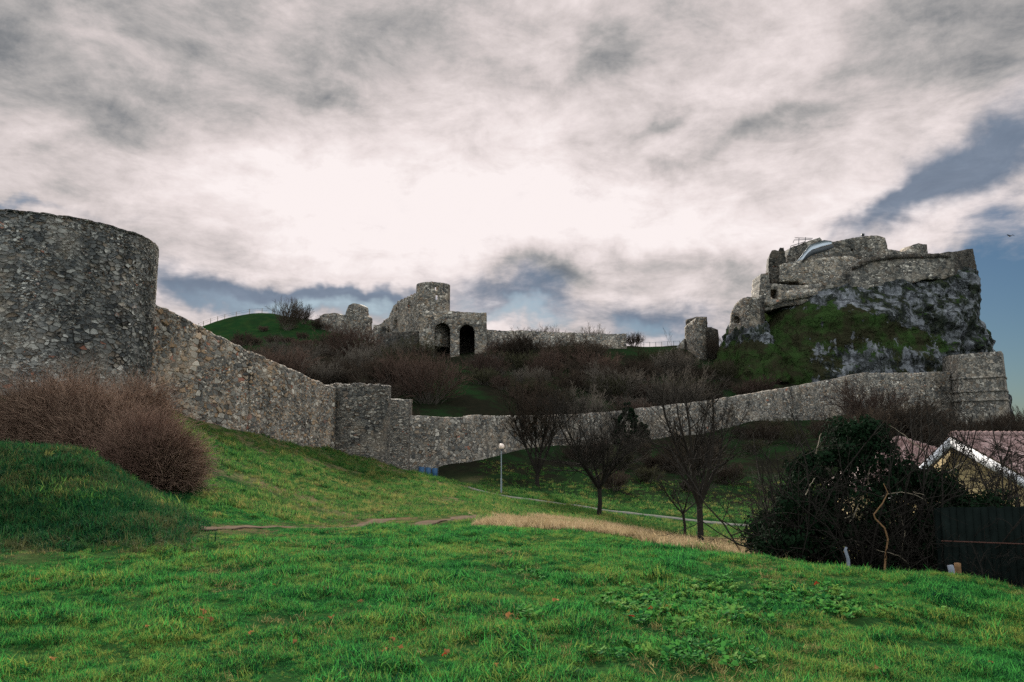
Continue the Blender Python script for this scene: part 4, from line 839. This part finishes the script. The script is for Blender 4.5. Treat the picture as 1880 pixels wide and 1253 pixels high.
place_tree('bare_tree', on_ground(1268, 29.5), bare_tree(12, 6.3, 6, .115, .55, ((7, .12, .7, .55, .5), (6, .2, .55, .5, .55), (5, .15, .5, .5, .55), (3, .1, .45, .6, .7)), .24, .09, .0036), 'tall bare tree with a forked dark trunk nearest the meadow beside the straw strip', twig='bark')
place_tree('bare_tree', on_ground(1094, 45.5), bare_tree(23, 6.9, 7, .125, .85, ((9, .12, .75, .62, .5), (7, .15, .6, .55, .55), (6, .1, .55, .5, .6), (3, .1, .5, .55, .7)), .24, .06, .005), 'dense round bare tree standing below the asphalt path right of the lamp', twig='bark')
place_tree('bare_tree', on_ground(985, 64.), bare_tree(37, 10.2, 6, .17, .6, ((9, .25, .6, .55, .55), (8, .15, .6, .5, .6), (6, .1, .6, .5, .6), (4, .1, .55, .5, .7)), .1, .1), 'broad bare tree with a reddish crown in front of the low wall behind the lamp')
place_tree('young_tree', on_ground(1241, 35.), bare_tree(41, 3.3, 4, .06, .9, ((6, .2, .8, .6, .6), (6, .1, .7, .5, .6), (4, .1, .6, .5, .7)), .35), 'thin young bare tree just left of the tall forked tree', twig='bark')

def shrub(seed, h, w_, stems=46, twm=(7, 6), r=.03, tr=.011, up=.12):
    rng = np.random.default_rng(seed); an_ = rng.uniform(0, 2 * math.pi, stems); tl = np.sqrt(rng.uniform(0, 1, stems)) * 1.05
    Dn = np.stack([np.cos(an_) * np.sin(tl), np.sin(an_) * np.sin(tl), np.cos(tl)], 1); S = np.stack([np.cos(an_), np.sin(an_), 0 * an_], 1) * (rng.uniform(0, .35, stems) * w_ * .5)[:, None]; S[:, 2] -= .3
    L = (h * np.cos(tl) ** .5 + w_ * .5 * np.sin(tl)) * rng.uniform(.65, .95, stems) * .8
    p, rd_ = grow(S, Dn, L, np.full(stems, r), np.full(stems, r * .45), 6, .1, up, rng); big = [tubes(p, rd_, 4)]; sm_ = []
    for m in twm:
        S, Dn, L, r0 = kids(p, rd_, m, .25, .6, .48, .65, rng, L); r0 = np.maximum(r0, tr); p, rd_ = grow(S, Dn, L, r0, r0 * .5, 4, .12, up, rng); sm_.append(tubes(p, rd_, 3))
    return merge(big), merge(sm_)
SH = []
for i, (h, w_, tr) in enumerate([(3.6, 4.2, .016), (4.4, 4.4, .016), (5.2, 4.8, .016), (2.6, 3.6, .014), (6.0, 4.2, .018)]):
    a, b = shrub(100 + i, h, w_, 46, (8, 8), .035, tr); SH.append((np_mesh('stems', *a, M['twig_grey']), {k: np_mesh('twigs', *b, M[k]) for k in ('twig', 'twig_red', 'twig_grey', 'twig_olive')}))
def place_shrub(at, k, s, label, group=None, tw_='twig', rz=None, name='bare_shrub', sz=None):
    t = thing(name, tuple(at), label, 'shrub', group, random.uniform(0, 6.28) if rz is None else rz); t.scale = (s, s, sz or s)
    obj('stems', SH[k][0], (0, 0, 0), t); obj('twigs', SH[k][1][tw_], (0, 0, 0), t)
    return t
# distinct ones
place_shrub(on_ground(790, 90), 2, 1.25, 'largest reddish brown bare bush on the slope directly above the bastion stub', tw_='twig_red')
place_shrub(on_ground(735, 93), 1, 1.3, 'reddish bare bush touching the left flank of the largest bush above the bastion', tw_='twig_red')
place_shrub(on_ground(640, 122), 1, 1.6, 'brown bare bush below the jagged ruin at the foot of the green hill', tw_='twig_red')
place_shrub(on_ground(1592, 112), 4, 1.4, 'tall reddish sapling clump in front of the rising wall under the crag', tw_='twig_red')
place_shrub(on_ground(1398, 142), 3, 1.3, 'small brownish bush at the grassy left shoulder of the crag', tw_='twig_red')
place_shrub(on_ground(1240, 116), 4, 1.5, 'pale grey bare saplings just above the wall beside the ivy', tw_='twig_grey')
place_shrub(on_ground(1168, 161), 1, .75, 'small dark bush on the skyline at the right end of the long wall')
place_shrub(on_ground(1305, 156), 2, 1.0, 'dark leafless tree standing against the lone tower on the ridge')
place_shrub(on_ground(520, 172), 4, .95, sz=1.45, label= 'dark bare bush silhouetted on the green hill left of the wall remnant')
place_shrub(on_ground(548, 178), 4, .5, sz=.9, label= 'smaller bare bush on the green hill beside the taller dark one')
place_shrub(on_ground(590, 176), 0, .75, 'small bare bush on the green hill just left of the jagged ruin', tw_='twig_red')
place_shrub(on_ground(1000, 160), 1, 1.25, 'bare treetop showing over the middle of the long skyline wall', tw_='twig_grey')
place_shrub(on_ground(1088, 164), 2, 1.0, 'bare treetop showing over the right part of the long skyline wall', tw_='twig_grey')
rs_ = np.random.default_rng(77)
def band(n, q0, q1, f, label, group, s0, s1, tws):
    for i in range(n):
        q = q0 + (q1 - q0) * (i + rs_.uniform(.1, .9)) / n; D = f(q, rs_.uniform()); s = rs_.uniform(s0, s1)
        place_shrub(on_ground(q, D), int(rs_.integers(0, 5)), s, label, group, tws[int(rs_.integers(0, len(tws)))], sz=s * .85)
band(46, 450, 780, lambda q, u: 78 + u * 58, 'bare brown bush in the thicket below the green hill and the palace', 'bushes below the hill and palace', .65, 1.15, ('twig', 'twig_red', 'twig_olive', 'twig_grey', 'twig'))
band(66, 880, 1340, lambda q, u: 88 + (q - 880) * .055 + u * (52 - (q - 880) * .04), 'bare brown bush on the dark slope between the low wall and the long skyline wall', 'bushes on the slope under the skyline wall', .6, 1.25, ('twig', 'twig_olive', 'twig_grey', 'twig', 'twig_red', 'twig_olive'))
band(24, 1040, 1560, lambda q, u: 62 + (q - 1040) * .02 + u * (20 + (q - 1040) * .05), 'bare dark bush on the bank below the low wall beyond the path', 'bushes on the bank below the wall', .45, .95, ('twig', 'twig_olive', 'twig'))
band(14, 1560, 1860, lambda q, u: 85 + u * 28, 'dark bare bush on the hill foot behind the house roof', 'bushes behind the house', .7, 1.2, ('twig',))
band(16, 1330, 1700, lambda q, u: 128 + u * 6, 'low bush on the grassy foot of the crag behind the rising wall', 'bushes at the foot of the crag', .5, .9, ('twig', 'twig_red'))
band(14, 400, 640, lambda q, u: 148 + u * 32, 'low brown bush scattered on the flank of the green hill', 'bushes on the green hill', .35, .75, ('twig', 'twig_red'))

# ------------------------------------------------------------------ leafy clumps (ivy) and dry stem bushes near the camera
def leaves(C, n_, size, rng, up=.25):                   # many small folded leaves round centres C (m,4: x,y,z,r)
    k = rng.integers(0, len(C), n_); d = rng.normal(0, 1, (n_, 3)); d /= np.linalg.norm(d, axis=1, keepdims=True); r = C[k, 3] * rng.uniform(.15, 1, n_) ** .5
    c = C[k, :3] + d * r[:, None] * [1, 1, .9]; nv = d + rng.normal(0, .6, d.shape); nv[:, 2] += up; nv /= np.linalg.norm(nv, axis=1, keepdims=True)
    a = np.cross(nv, rng.normal(0, 1, d.shape)); a /= np.linalg.norm(a, axis=1, keepdims=True); b = np.cross(nv, a); s = (size * rng.uniform(.6, 1.3, n_))[:, None]
    V = np.stack([c - a * s, c - b * s * .6 + nv * s * .2, c + a * s, c + b * s * .6 + nv * s * .2], 1).reshape(-1, 3); i = np.arange(n_)[:, None] * 4
    return V, (i + np.arange(4))
def thicket(at, W, Dp, H, seed, n_leaf, n_cl, label, branches=14, name='ivy_thicket', size=.045):
    rng = np.random.default_rng(seed); t = thing(name, tuple(at), label, 'thicket'); C = []
    for i in range(n_cl):
        x = rng.uniform(-.5, .5) * W; y = rng.uniform(-.5, .5) * Dp; e = max(.12, 1 - (2 * x / W) ** 2) ** .5; z = rng.uniform(.1, 1) * H * e * (.82 + .3 * vnoise(np.array([x * 1.2]), np.array([seed * 1.]), 0, 3)[0]); C.append((x, y, z, rng.uniform(.16, .34)))
    C = np.array(C); V, Q = leaves(C, n_leaf, size, rng); obj('foliage', np_mesh('foliage', V, Q, M['ivy']), (0, 0, 0), t)
    n = branches * 5; S = np.stack([rng.uniform(-.45, .45, n) * W, rng.uniform(-.5, .1, n) * Dp, np.full(n, -.5)], 1); Dn = np.stack([rng.normal(0, .35, n), rng.normal(-.1, .2, n), np.ones(n)], 1); Dn /= np.linalg.norm(Dn, axis=1, keepdims=True)
    p, r = grow(S, Dn, rng.uniform(.6, 1.15, n) * H, np.full(n, .026), np.full(n, .009), 9, .16, .05, rng); b = [tubes(p, r, 5)]
    L = rng.uniform(.6, 1.15, n) * H; S, Dn, L, r0 = kids(p, r, 7, .2, .8, .4, .6, rng, L); p, r = grow(S, Dn, L, r0, r0 * .4, 6, .2, .05, rng); b.append(tubes(p, r, 4)); S, Dn, L, r0 = kids(p, r, 6, .2, .8, .5, .6, rng, L); p, r = grow(S, Dn, L, np.maximum(r0, .0035), r0 * .5, 4, .2, .05, rng); b.append(tubes(p, r, 3))
    V, Fl = merge(b); obj('branches', np_mesh('branches', V, Fl, M['bark']), (0, 0, 0), t)
    n = branches; S = np.stack([rng.uniform(-.4, .4, n) * W, np.full(n, -.5 * Dp - .05), rng.uniform(.1, .75, n) * H], 1); Dn = np.stack([rng.normal(0, .8, n), rng.normal(-.2, .3, n), rng.uniform(.1, 1, n)], 1); Dn /= np.linalg.norm(Dn, axis=1, keepdims=True)
    p, r = grow(S, Dn, rng.uniform(.25, .9, n), np.full(n, .012), np.full(n, .005), 8, .28, .0, rng); V, Fl = tubes(p, r, 5); obj('dead_twigs', np_mesh('dead_twigs', V, Fl, M['pale_bark']), (0, 0, 0), t)
    return t
tA = thicket(on_ground(1560, 15.5, -.1), 4.5, 1.8, 3.95, 5, 60000, 330, 'big dark ivy thicket standing behind the meadow crest left of the house')
tB = thicket(on_ground(1690, 15.0, -.1), 2.9, 1.4, 2.65, 6, 34000, 190, 'lower dark ivy thicket in front of the white verge of the house')
tC = thicket(on_ground(1785, 14.7, -.1), 2.2, .9, 2.1, 8, 9000, 80, 'straggling thicket of bare twigs and ivy against the yellow gable', 12)
# rusty crooked stem in front
b0 = on_ground(1624, 14.0); pts = [(1624, 1050), (1626, 1020), (1630, 990), (1624, 970), (1607, 953), (1604, 945), (1620, 925), (1630, 905), (1622, 888)]
V, Fl = tube([P(x, y, 14.0) for x, y in pts], [.02, .018, .017, .016, .015, .013, .012, .009, .006], 7); single('crooked_stem', V, Fl, M['rusty_bark'], tuple(b0), 'crooked rusty brown stem in front of the dark ivy thicket', 'tree trunk')
# thin twiggy tree spreading over the gable
place_tree('bare_tree', on_ground(1828, 16.5), bare_tree(61, 3.9, 6, .06, .95, ((8, .15, .8, .6, .6), (7, .1, .75, .55, .6), (6, .1, .7, .5, .65)), .3, .02, .007), 'twiggy bare tree spreading over the yellow house gable', twig='bark')
place_tree('bare_tree', on_ground(1440, 17.5), bare_tree(67, 2.9, 7, .035, .9, ((8, .1, .8, .6, .6), (7, .1, .75, .55, .6), (5, .1, .7, .5, .65)), .08, .03, .006), 'greyish twiggy bush at the left edge of the dark ivy thicket', 'shrub', twig='twig_grey')
# ivy on the low wall
iv = P(1150, 785, 97.4); thicket((iv.x, iv.y - .9, tz(iv.x, iv.y) - .2), 5.2, 1.2, 5.6, 15, 12000, 130, 'dark ivy hanging over the low wall above the bank', 4, 'wall_ivy', .16)

def hay_bush(at, W, Dp, H, seed, n_, label, lean=(0, 0)):
    rng = np.random.default_rng(seed); t = thing('dry_bush', tuple(at), label, 'bush')
    a = rng.uniform(0, 2 * math.pi, n_); rr = np.sqrt(rng.uniform(0, 1, n_)); S = np.stack([np.cos(a) * rr * W * .5, np.sin(a) * rr * Dp * .5, np.full(n_, -.15)], 1)
    S[:, 2] += rng.uniform(0, .45, n_) * H * np.sqrt(np.clip(1 - rr ** 2, 0, 1)); S[:, 2] += terr(S[:, 0] + at[0], S[:, 1] + at[1], False) - at[2]
    Dn = np.stack([np.cos(a) * rr * .55 + lean[0], np.sin(a) * rr * .55 + lean[1], np.ones(n_)], 1) + rng.normal(0, .22, (n_, 3)); Dn /= np.linalg.norm(Dn, axis=1, keepdims=True)
    cid = rng.integers(0, 46, n_); Dn = Dn + rng.normal(0, .22, (46, 3))[cid]; Dn /= np.linalg.norm(Dn, axis=1, keepdims=True); S[:, :2] += rng.normal(0, .10, (46, 2))[cid]
    L = rng.uniform(.62, 1.15, 46)[cid] * H * (.55 + .40 * (1 - rr ** 2)) * rng.uniform(.5, 1.05, n_) * (1 + .35 * fbm(S[:, 0] * .9, S[:, 1] * .9, 0, 2, seed + 5)) * (1 + .25 * fbm(S[:, 0] * 1.5, S[:, 1] * 1.5, 0, 2, seed))
    p, r = grow(S, Dn, L, np.full(n_, .0055), np.full(n_, .0024), 7, .15, -.03, rng); st1 = tubes(p, r, 3); S, D2, L2, r0 = kids(p, r, 5, .45, .4, .40, .8, rng, L); p, r = grow(S, D2, L2, np.full(len(S), .0036), np.full(len(S), .0018), 5, .17, -.02, rng)
    obj('stems', np_mesh('stems', *st1, M['hay_stem']), (0, 0, 0), t); obj('dry_tips', np_mesh('dry_tips', *tubes(p, r, 3), M['hay']), (0, 0, 0), t)
hay_bush(on_ground(122, 22.6), 2.1, 1.9, 2.15, 1, 9000, 'tawny dry bush under the round tower at the left')
hay_bush(on_ground(205, 22.0), 1.6, 1.8, 1.7, 2, 5200, 'tawny dry bush in the middle of the clump below the round tower', (.1, 0))
hay_bush(on_ground(292, 20.6), 1.45, 1.6, 1.75, 3, 7400, 'rounded dry bush at the right end of the clump next to the grass slope', (.1, 0))
hay_bush(on_ground(268, 25.2), 1.0, 1.2, 1.35, 4, 3600, 'small pale dry bush growing behind the clump where tower and wall meet')

# ------------------------------------------------------------------ grass and weeds: scattered tufts (one object each)
def scatter(name, pts, rz, scl, idx, protos, tilt=.3):
    pc = bpy.data.collections.new(name + '_tufts')
    for i, me in enumerate(protos): pc.objects.link(bpy.data.objects.new('tuft_%02d' % i, me))
    me = np_mesh(name, pts, [])
    rot = np.stack([RNG.normal(0, tilt, len(pts)), RNG.normal(0, tilt, len(pts)), rz], 1).astype(np.float32)
    a = me.attributes.new('rot', 'FLOAT_VECTOR', 'POINT'); a.data.foreach_set('vector', rot.ravel())
    a = me.attributes.new('scl', 'FLOAT', 'POINT'); a.data.foreach_set('value', scl.astype(np.float32)); a = me.attributes.new('idx', 'INT', 'POINT'); a.data.foreach_set('value', idx.astype(np.int32))
    o = obj(name, me); ng = bpy.data.node_groups.new(name, 'GeometryNodeTree')
    ng.interface.new_socket('Geometry', in_out='INPUT', socket_type='NodeSocketGeometry'); ng.interface.new_socket('Geometry', in_out='OUTPUT', socket_type='NodeSocketGeometry')
    nn_ = ng.nodes; gi = nn_.new('NodeGroupInput'); go = nn_.new('NodeGroupOutput'); ci = nn_.new('GeometryNodeCollectionInfo'); ci.inputs['Collection'].default_value = pc; ci.inputs['Separate Children'].default_value = True; ci.inputs['Reset Children'].default_value = True
    ip = nn_.new('GeometryNodeInstanceOnPoints'); ip.inputs['Pick Instance'].default_value = True
    def na_(k, ty): n = nn_.new('GeometryNodeInputNamedAttribute'); n.data_type = ty; n.inputs[0].default_value = k; return n.outputs[0]
    L = ng.links.new; L(gi.outputs[0], ip.inputs['Points']); L(ci.outputs[0], ip.inputs['Instance']); L(na_('idx', 'INT'), ip.inputs['Instance Index']); L(na_('rot', 'FLOAT_VECTOR'), ip.inputs['Rotation']); L(na_('scl', 'FLOAT'), ip.inputs['Scale']); L(ip.outputs[0], go.inputs[0])
    md = o.modifiers.new('scatter', 'NODES'); md.node_group = ng
    return tag(o, kind='stuff')
def tuft(seed, n, rad, l0, l1, wdt, mat, bend=.5):
    rng = np.random.default_rng(seed); a = rng.uniform(0, 6.28, n); rr = np.sqrt(rng.uniform(0, 1, n)) * rad; S = np.stack([np.cos(a) * rr, np.sin(a) * rr, np.full(n, -.015)], 1); az_ = rng.uniform(0, 6.28, n); L = rng.uniform(l0, l1, n); bd_ = rng.uniform(.2, 1.6, n) * bend
    K = 4; t = np.linspace(0, 1, K); h = np.stack([np.cos(az_), np.sin(az_), 0 * az_], 1); sd = np.stack([-np.sin(az_), np.cos(az_), 0 * az_], 1); V = []
    for k in range(K):
        th = bd_ * t[k] ** 1.0; c = S + L[:, None] * (h * (t[k] * np.sin(th))[:, None]); c[:, 2] += L * t[k] * np.cos(th); wv = wdt * (1 - t[k] ** 2 * .9); V += [c - sd * wv, c + sd * wv]
    V = np.stack(V, 1).reshape(-1, 3); i = np.arange(n)[:, None] * (2 * K); Q = np.concatenate([i + np.array([2 * k, 2 * k + 1, 2 * k + 3, 2 * k + 2]) for k in range(K - 1)])
    return np_mesh('tuft', V, Q, mat)
def fan(n, D0, D1, q0, q1, pw=2.):                      # random ground points, density falling with distance
    u = RNG.uniform(0, 1, n); D = (D0 ** pw + (D1 ** pw - D0 ** pw) * u) ** (1 / pw) if pw else D0 * (D1 / D0) ** u
    q = RNG.uniform(q0, q1, n); X = (q - 940) / F * D; return X, D, q
def keepers(X, Y, q, cond): return X[cond], Y[cond], q[cond]
DT = lambda X, Y: np.minimum(dist_poly(X, Y, TRAIL_A), dist_poly(X, Y, TRAIL_B))
gt_ = [tuft(200 + i, 36, .085, .03, .10, .0028, M['grass'], 1.1) for i in range(6)]
X, Y, q = fan(210000, 3.0, 21, -320, 2240, .9)
dr, wo, _ = masks(X, Y); cl = fbm(X * 1.6, Y * 1.6, 0, 3, 91)
keep = (RNG.uniform(0, 1, len(X)) > wo * .97) & (RNG.uniform(0, 1, len(X)) > dr * .8) & ~((Y > 12.5) & (q < 330)) & ((DT(X, Y) > .42) | (q < 430)) & (RNG.uniform(-.6, .45, len(X)) < cl + .5 * fbm(X * 3.1, Y * 3.1, 0, 2, 93) + .55)
X, Y, cl = X[keep], Y[keep], cl[keep]
c3 = fbm(X * 3.1, Y * 3.1, 0, 2, 93); s = (.42 + 1.0 * np.clip(cl + .30, 0, 1) + .85 * np.clip(c3, -.35, 1)) * RNG.uniform(.65, 1.35, len(X)) * np.where(Y < 13, .86, .86 - .022 * (Y - 13)) * (.3 + .7 * sm(DT(X, Y), .4, 1.8))
scatter('meadow_grass', np.stack([X, Y, terr(X, Y)], 1), RNG.uniform(0, 6.28, len(X)), s, RNG.integers(0, 6, len(X)), gt_)
gte = [tuft(280 + i, 20, .09, .05, .12, .003, M['dead'], 1.3) for i in range(4)]
X, Y, q = fan(9000, 3.4, 17, 0, 1960, .9)
pm = fbm(X * .55, Y * .55, 0, 3, 64) + .8 * np.exp(-(((q - 1420) / 170) ** 2 + ((Y - 7.0) / 1.3) ** 2)) + .25 * np.exp(-(((q - 330) / 330) ** 2 + ((Y - 11.5) / 2.) ** 2)); keep = RNG.uniform(.08, .9, len(X)) < pm; X, Y = X[keep], Y[keep]
X2, Y2, q = fan(9000, 20, 62, 360, 930, 1.1); keep = (RNG.uniform(.1, .7, len(X2)) < fbm(X2 * .4, Y2 * .4, 0, 3, 66)) & (X2 > -15.2); X = np.concatenate([X, X2[keep]]); Y = np.concatenate([Y, Y2[keep]])
scatter('dead_grass', np.stack([X, Y, terr(X, Y)], 1), RNG.uniform(0, 6.28, len(X)), RNG.uniform(.5, 1.1, len(X)) * np.where(Y > 18, 1.9, 1.), RNG.integers(0, 4, len(X)), gte)
gtd = [tuft(230 + i, 30, .12, .07, .2, .005, M['shaded_grass'], .9) for i in range(4)]  # tufts in a darkened colour standing in for shade on the left bank
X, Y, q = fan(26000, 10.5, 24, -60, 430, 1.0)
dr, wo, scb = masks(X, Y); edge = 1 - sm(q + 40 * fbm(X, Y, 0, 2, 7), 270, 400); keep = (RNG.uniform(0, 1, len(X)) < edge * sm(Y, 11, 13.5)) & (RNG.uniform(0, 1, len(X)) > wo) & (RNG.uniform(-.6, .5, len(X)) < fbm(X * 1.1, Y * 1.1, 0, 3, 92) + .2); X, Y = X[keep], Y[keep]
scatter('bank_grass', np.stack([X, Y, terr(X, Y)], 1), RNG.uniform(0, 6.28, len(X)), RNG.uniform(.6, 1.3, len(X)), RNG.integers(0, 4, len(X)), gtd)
gt2 = [tuft(220 + i, 34, .16, .08, .2, .006, M['dull_grass'], .8) for i in range(5)]
X, Y, q = fan(52000, 13, 62, -40, 1100, 1.0)
dr, wo, scb = masks(X, Y); cl = fbm(X * .7, Y * .7, 0, 3, 95)
keep = (RNG.uniform(0, 1, len(X)) > wo * .9) & (RNG.uniform(-.6, .5, len(X)) < cl + .1) & (scb < .5) & (X > -15.3) & (DT(X, Y) > .45) & ~((Y < 20) & (Y > 0) & (q > 420)) & (np.hypot(X - TC0[0], Y - TC0[1]) > 4.6) & (dist_poly(X, Y, ROAD) > 1.1)
X, Y, cl = X[keep], Y[keep], cl[keep]; s = RNG.uniform(.5, 1.25, len(X)) * (.7 + .9 * np.clip(cl, 0, 1)) * (.75 + Y * .012) * (.35 + .65 * sm(DT(X, Y), .4, 2.2))
scatter('slope_grass', np.stack([X, Y, terr(X, Y)], 1), RNG.uniform(0, 6.28, len(X)), s, RNG.integers(0, 5, len(X)), gt2)
gt3 = [tuft(240 + i, 30, .18, .10, .30, .005, M['straw'], .7) for i in range(5)]
X, Y, q = fan(42000, 13, 40, 820, 1620, 1.2)
dr, wo, scb = masks(X, Y); keep = (dr > .35) & ((q > 930) | (Y < 28)) & (RNG.uniform(-.5, .5, len(X)) < 1.3 * fbm(X * .55, Y * .55, 0, 3, 99) + dr * .3 - .05); X, Y = X[keep], Y[keep]
scatter('straw_grass', np.stack([X, Y, terr(X, Y)], 1), RNG.uniform(0, 6.28, len(X)), RNG.uniform(.5, 1.15, len(X)), RNG.integers(0, 5, len(X)), gt3)
gt4 = [tuft(260 + i, 26, .2, .1, .26, .008, M['dull_grass'], .8) for i in range(4)]
X, Y, q = fan(26000, 20, 75, 880, 1700, 1.1)
dr, wo, scb = masks(X, Y); keep = (dr < .5) & (dist_poly(X, Y, ROAD) > 1.5) & (RNG.uniform(0, 1, len(X)) > scb * .6) & (RNG.uniform(-.6, .5, len(X)) < fbm(X * .5, Y * .5, 0, 3, 97)); X, Y = X[keep], Y[keep]
scatter('valley_grass', np.stack([X, Y, terr(X, Y)], 1), RNG.uniform(0, 6.28, len(X)), RNG.uniform(.6, 1.3, len(X)), RNG.integers(0, 4, len(X)), gt4)
def rosette(seed, n, mat):
    rng = np.random.default_rng(seed); V = []; Q = []
    for i in range(n):
        a = rng.uniform(0, 6.28); rr = rng.uniform(.01, .09); z = rng.uniform(.03, .10); L = rng.uniform(.02, .042); tl = rng.uniform(-.3, .7); d = np.array([math.cos(a), math.sin(a), 0]); s_ = np.array([-d[1], d[0], 0]); u = d * math.cos(tl) + np.array([0, 0, math.sin(tl)]); c = d * rr + [0, 0, z]; b = len(V)
        V += [c - u * L, c - s_ * L * .8 - u * .2 * L + [0, 0, .006], c - s_ * L * .6 + u * L * .7 + [0, 0, .004], c + u * L, c + s_ * L * .6 + u * L * .7 + [0, 0, .004], c + s_ * L * .8 - u * .2 * L + [0, 0, .006]]; Q += [[b, b + 1, b + 2, b + 3], [b, b + 3, b + 4, b + 5]]
    return np_mesh('rosette', np.array(V), np.array(Q), mat)
X, Y, q = fan(22000, 5.0, 12.5, 950, 1750, 1.2)
pm = fbm(X * .8, Y * .8, 0, 3, 44) + 1.2 * np.exp(-(((q - 1290) / 190) ** 2 + ((Y - 8.6) / 2.0) ** 2)) - .35
keep = RNG.uniform(0, 2.4, len(X)) < pm; X, Y = X[keep], Y[keep]
scatter('broadleaf_weeds', np.stack([X, Y, terr(X, Y) + .02], 1), RNG.uniform(0, 6.28, len(X)), RNG.uniform(.35, .8, len(X)), RNG.integers(0, 4, len(X)), [rosette(300 + i, 16, M['broad']) for i in range(4)])

# fallen leaves: copies of one lobed leaf
ang = np.linspace(0, 2 * math.pi, 21)[:-1]; rad_ = .05 * (.55 + .45 * np.abs(np.cos(ang * 2.5))); LV_ = np.stack([rad_ * np.cos(ang), rad_ * np.sin(ang), .018 * np.cos(ang * 2) + .006 * np.sin(ang * 5)], 1); LV_ = np.concatenate([LV_, [[0, 0, .0]]]); LT = np.array([[i, (i + 1) % 20, 20] for i in range(20)])
lm = {k: np_mesh('fallen_leaf', LV_, LT, M[k]) for k in ('leaf_brown', 'leaf_red')}
FL = [(65, 1078), (372, 1137), (385, 1152), (368, 1150), (460, 1178), (608, 1148), (502, 1086), (540, 1196), (95, 1228), (270, 1166), (720, 1190), (778, 1172), (815, 1220), (705, 1212), (910, 1240), (660, 1117), (735, 1205), (950, 1152), (935, 1144), (1020, 1115), (1155, 1137), (1190, 1133), (1195, 1130), (1160, 1146), (1500, 1082), (1610, 1243), (1820, 1232), (1225, 1128), (820, 1216)]
lf_i = 0
for x, y in FL:
    e = EL(y); best = None
    for D in np.arange(3.5, 16, .05):
        p = P(x, y, D)
        if tz(p.x, p.y) >= p.z: best = p; break
    if best is None: continue
    red = (x > 1100 and x < 1600) or (x, y) in ((815, 1220),)
    o = obj('fallen_leaf', lm['leaf_red' if red else 'leaf_brown'], (best.x, best.y, best.z + .075)); o.rotation_euler = (random.uniform(-.9, .5), random.uniform(-.6, .6), random.uniform(0, 6.28)); s_ = random.uniform(.4, .78) * (1 if y > 1120 else 1.15); o.scale = (s_,) * 3
    if red: tag(o, 'red fallen leaf lying in the meadow grass', 'leaf', 'red fallen leaves in the meadow')
    else: tag(o, 'brown dry fallen leaf lying in the meadow grass', 'leaf', 'brown fallen leaves in the meadow')
mp = on_ground(1862, 8.4); me = tuft(400, 900, .13, .07, .2, .004, M['moss'], 1.3); o = obj('moss_cushion', me, tuple(mp)); tag(o, 'rounded yellow tuft of dry grass at the right edge of the meadow', 'grass tuft')
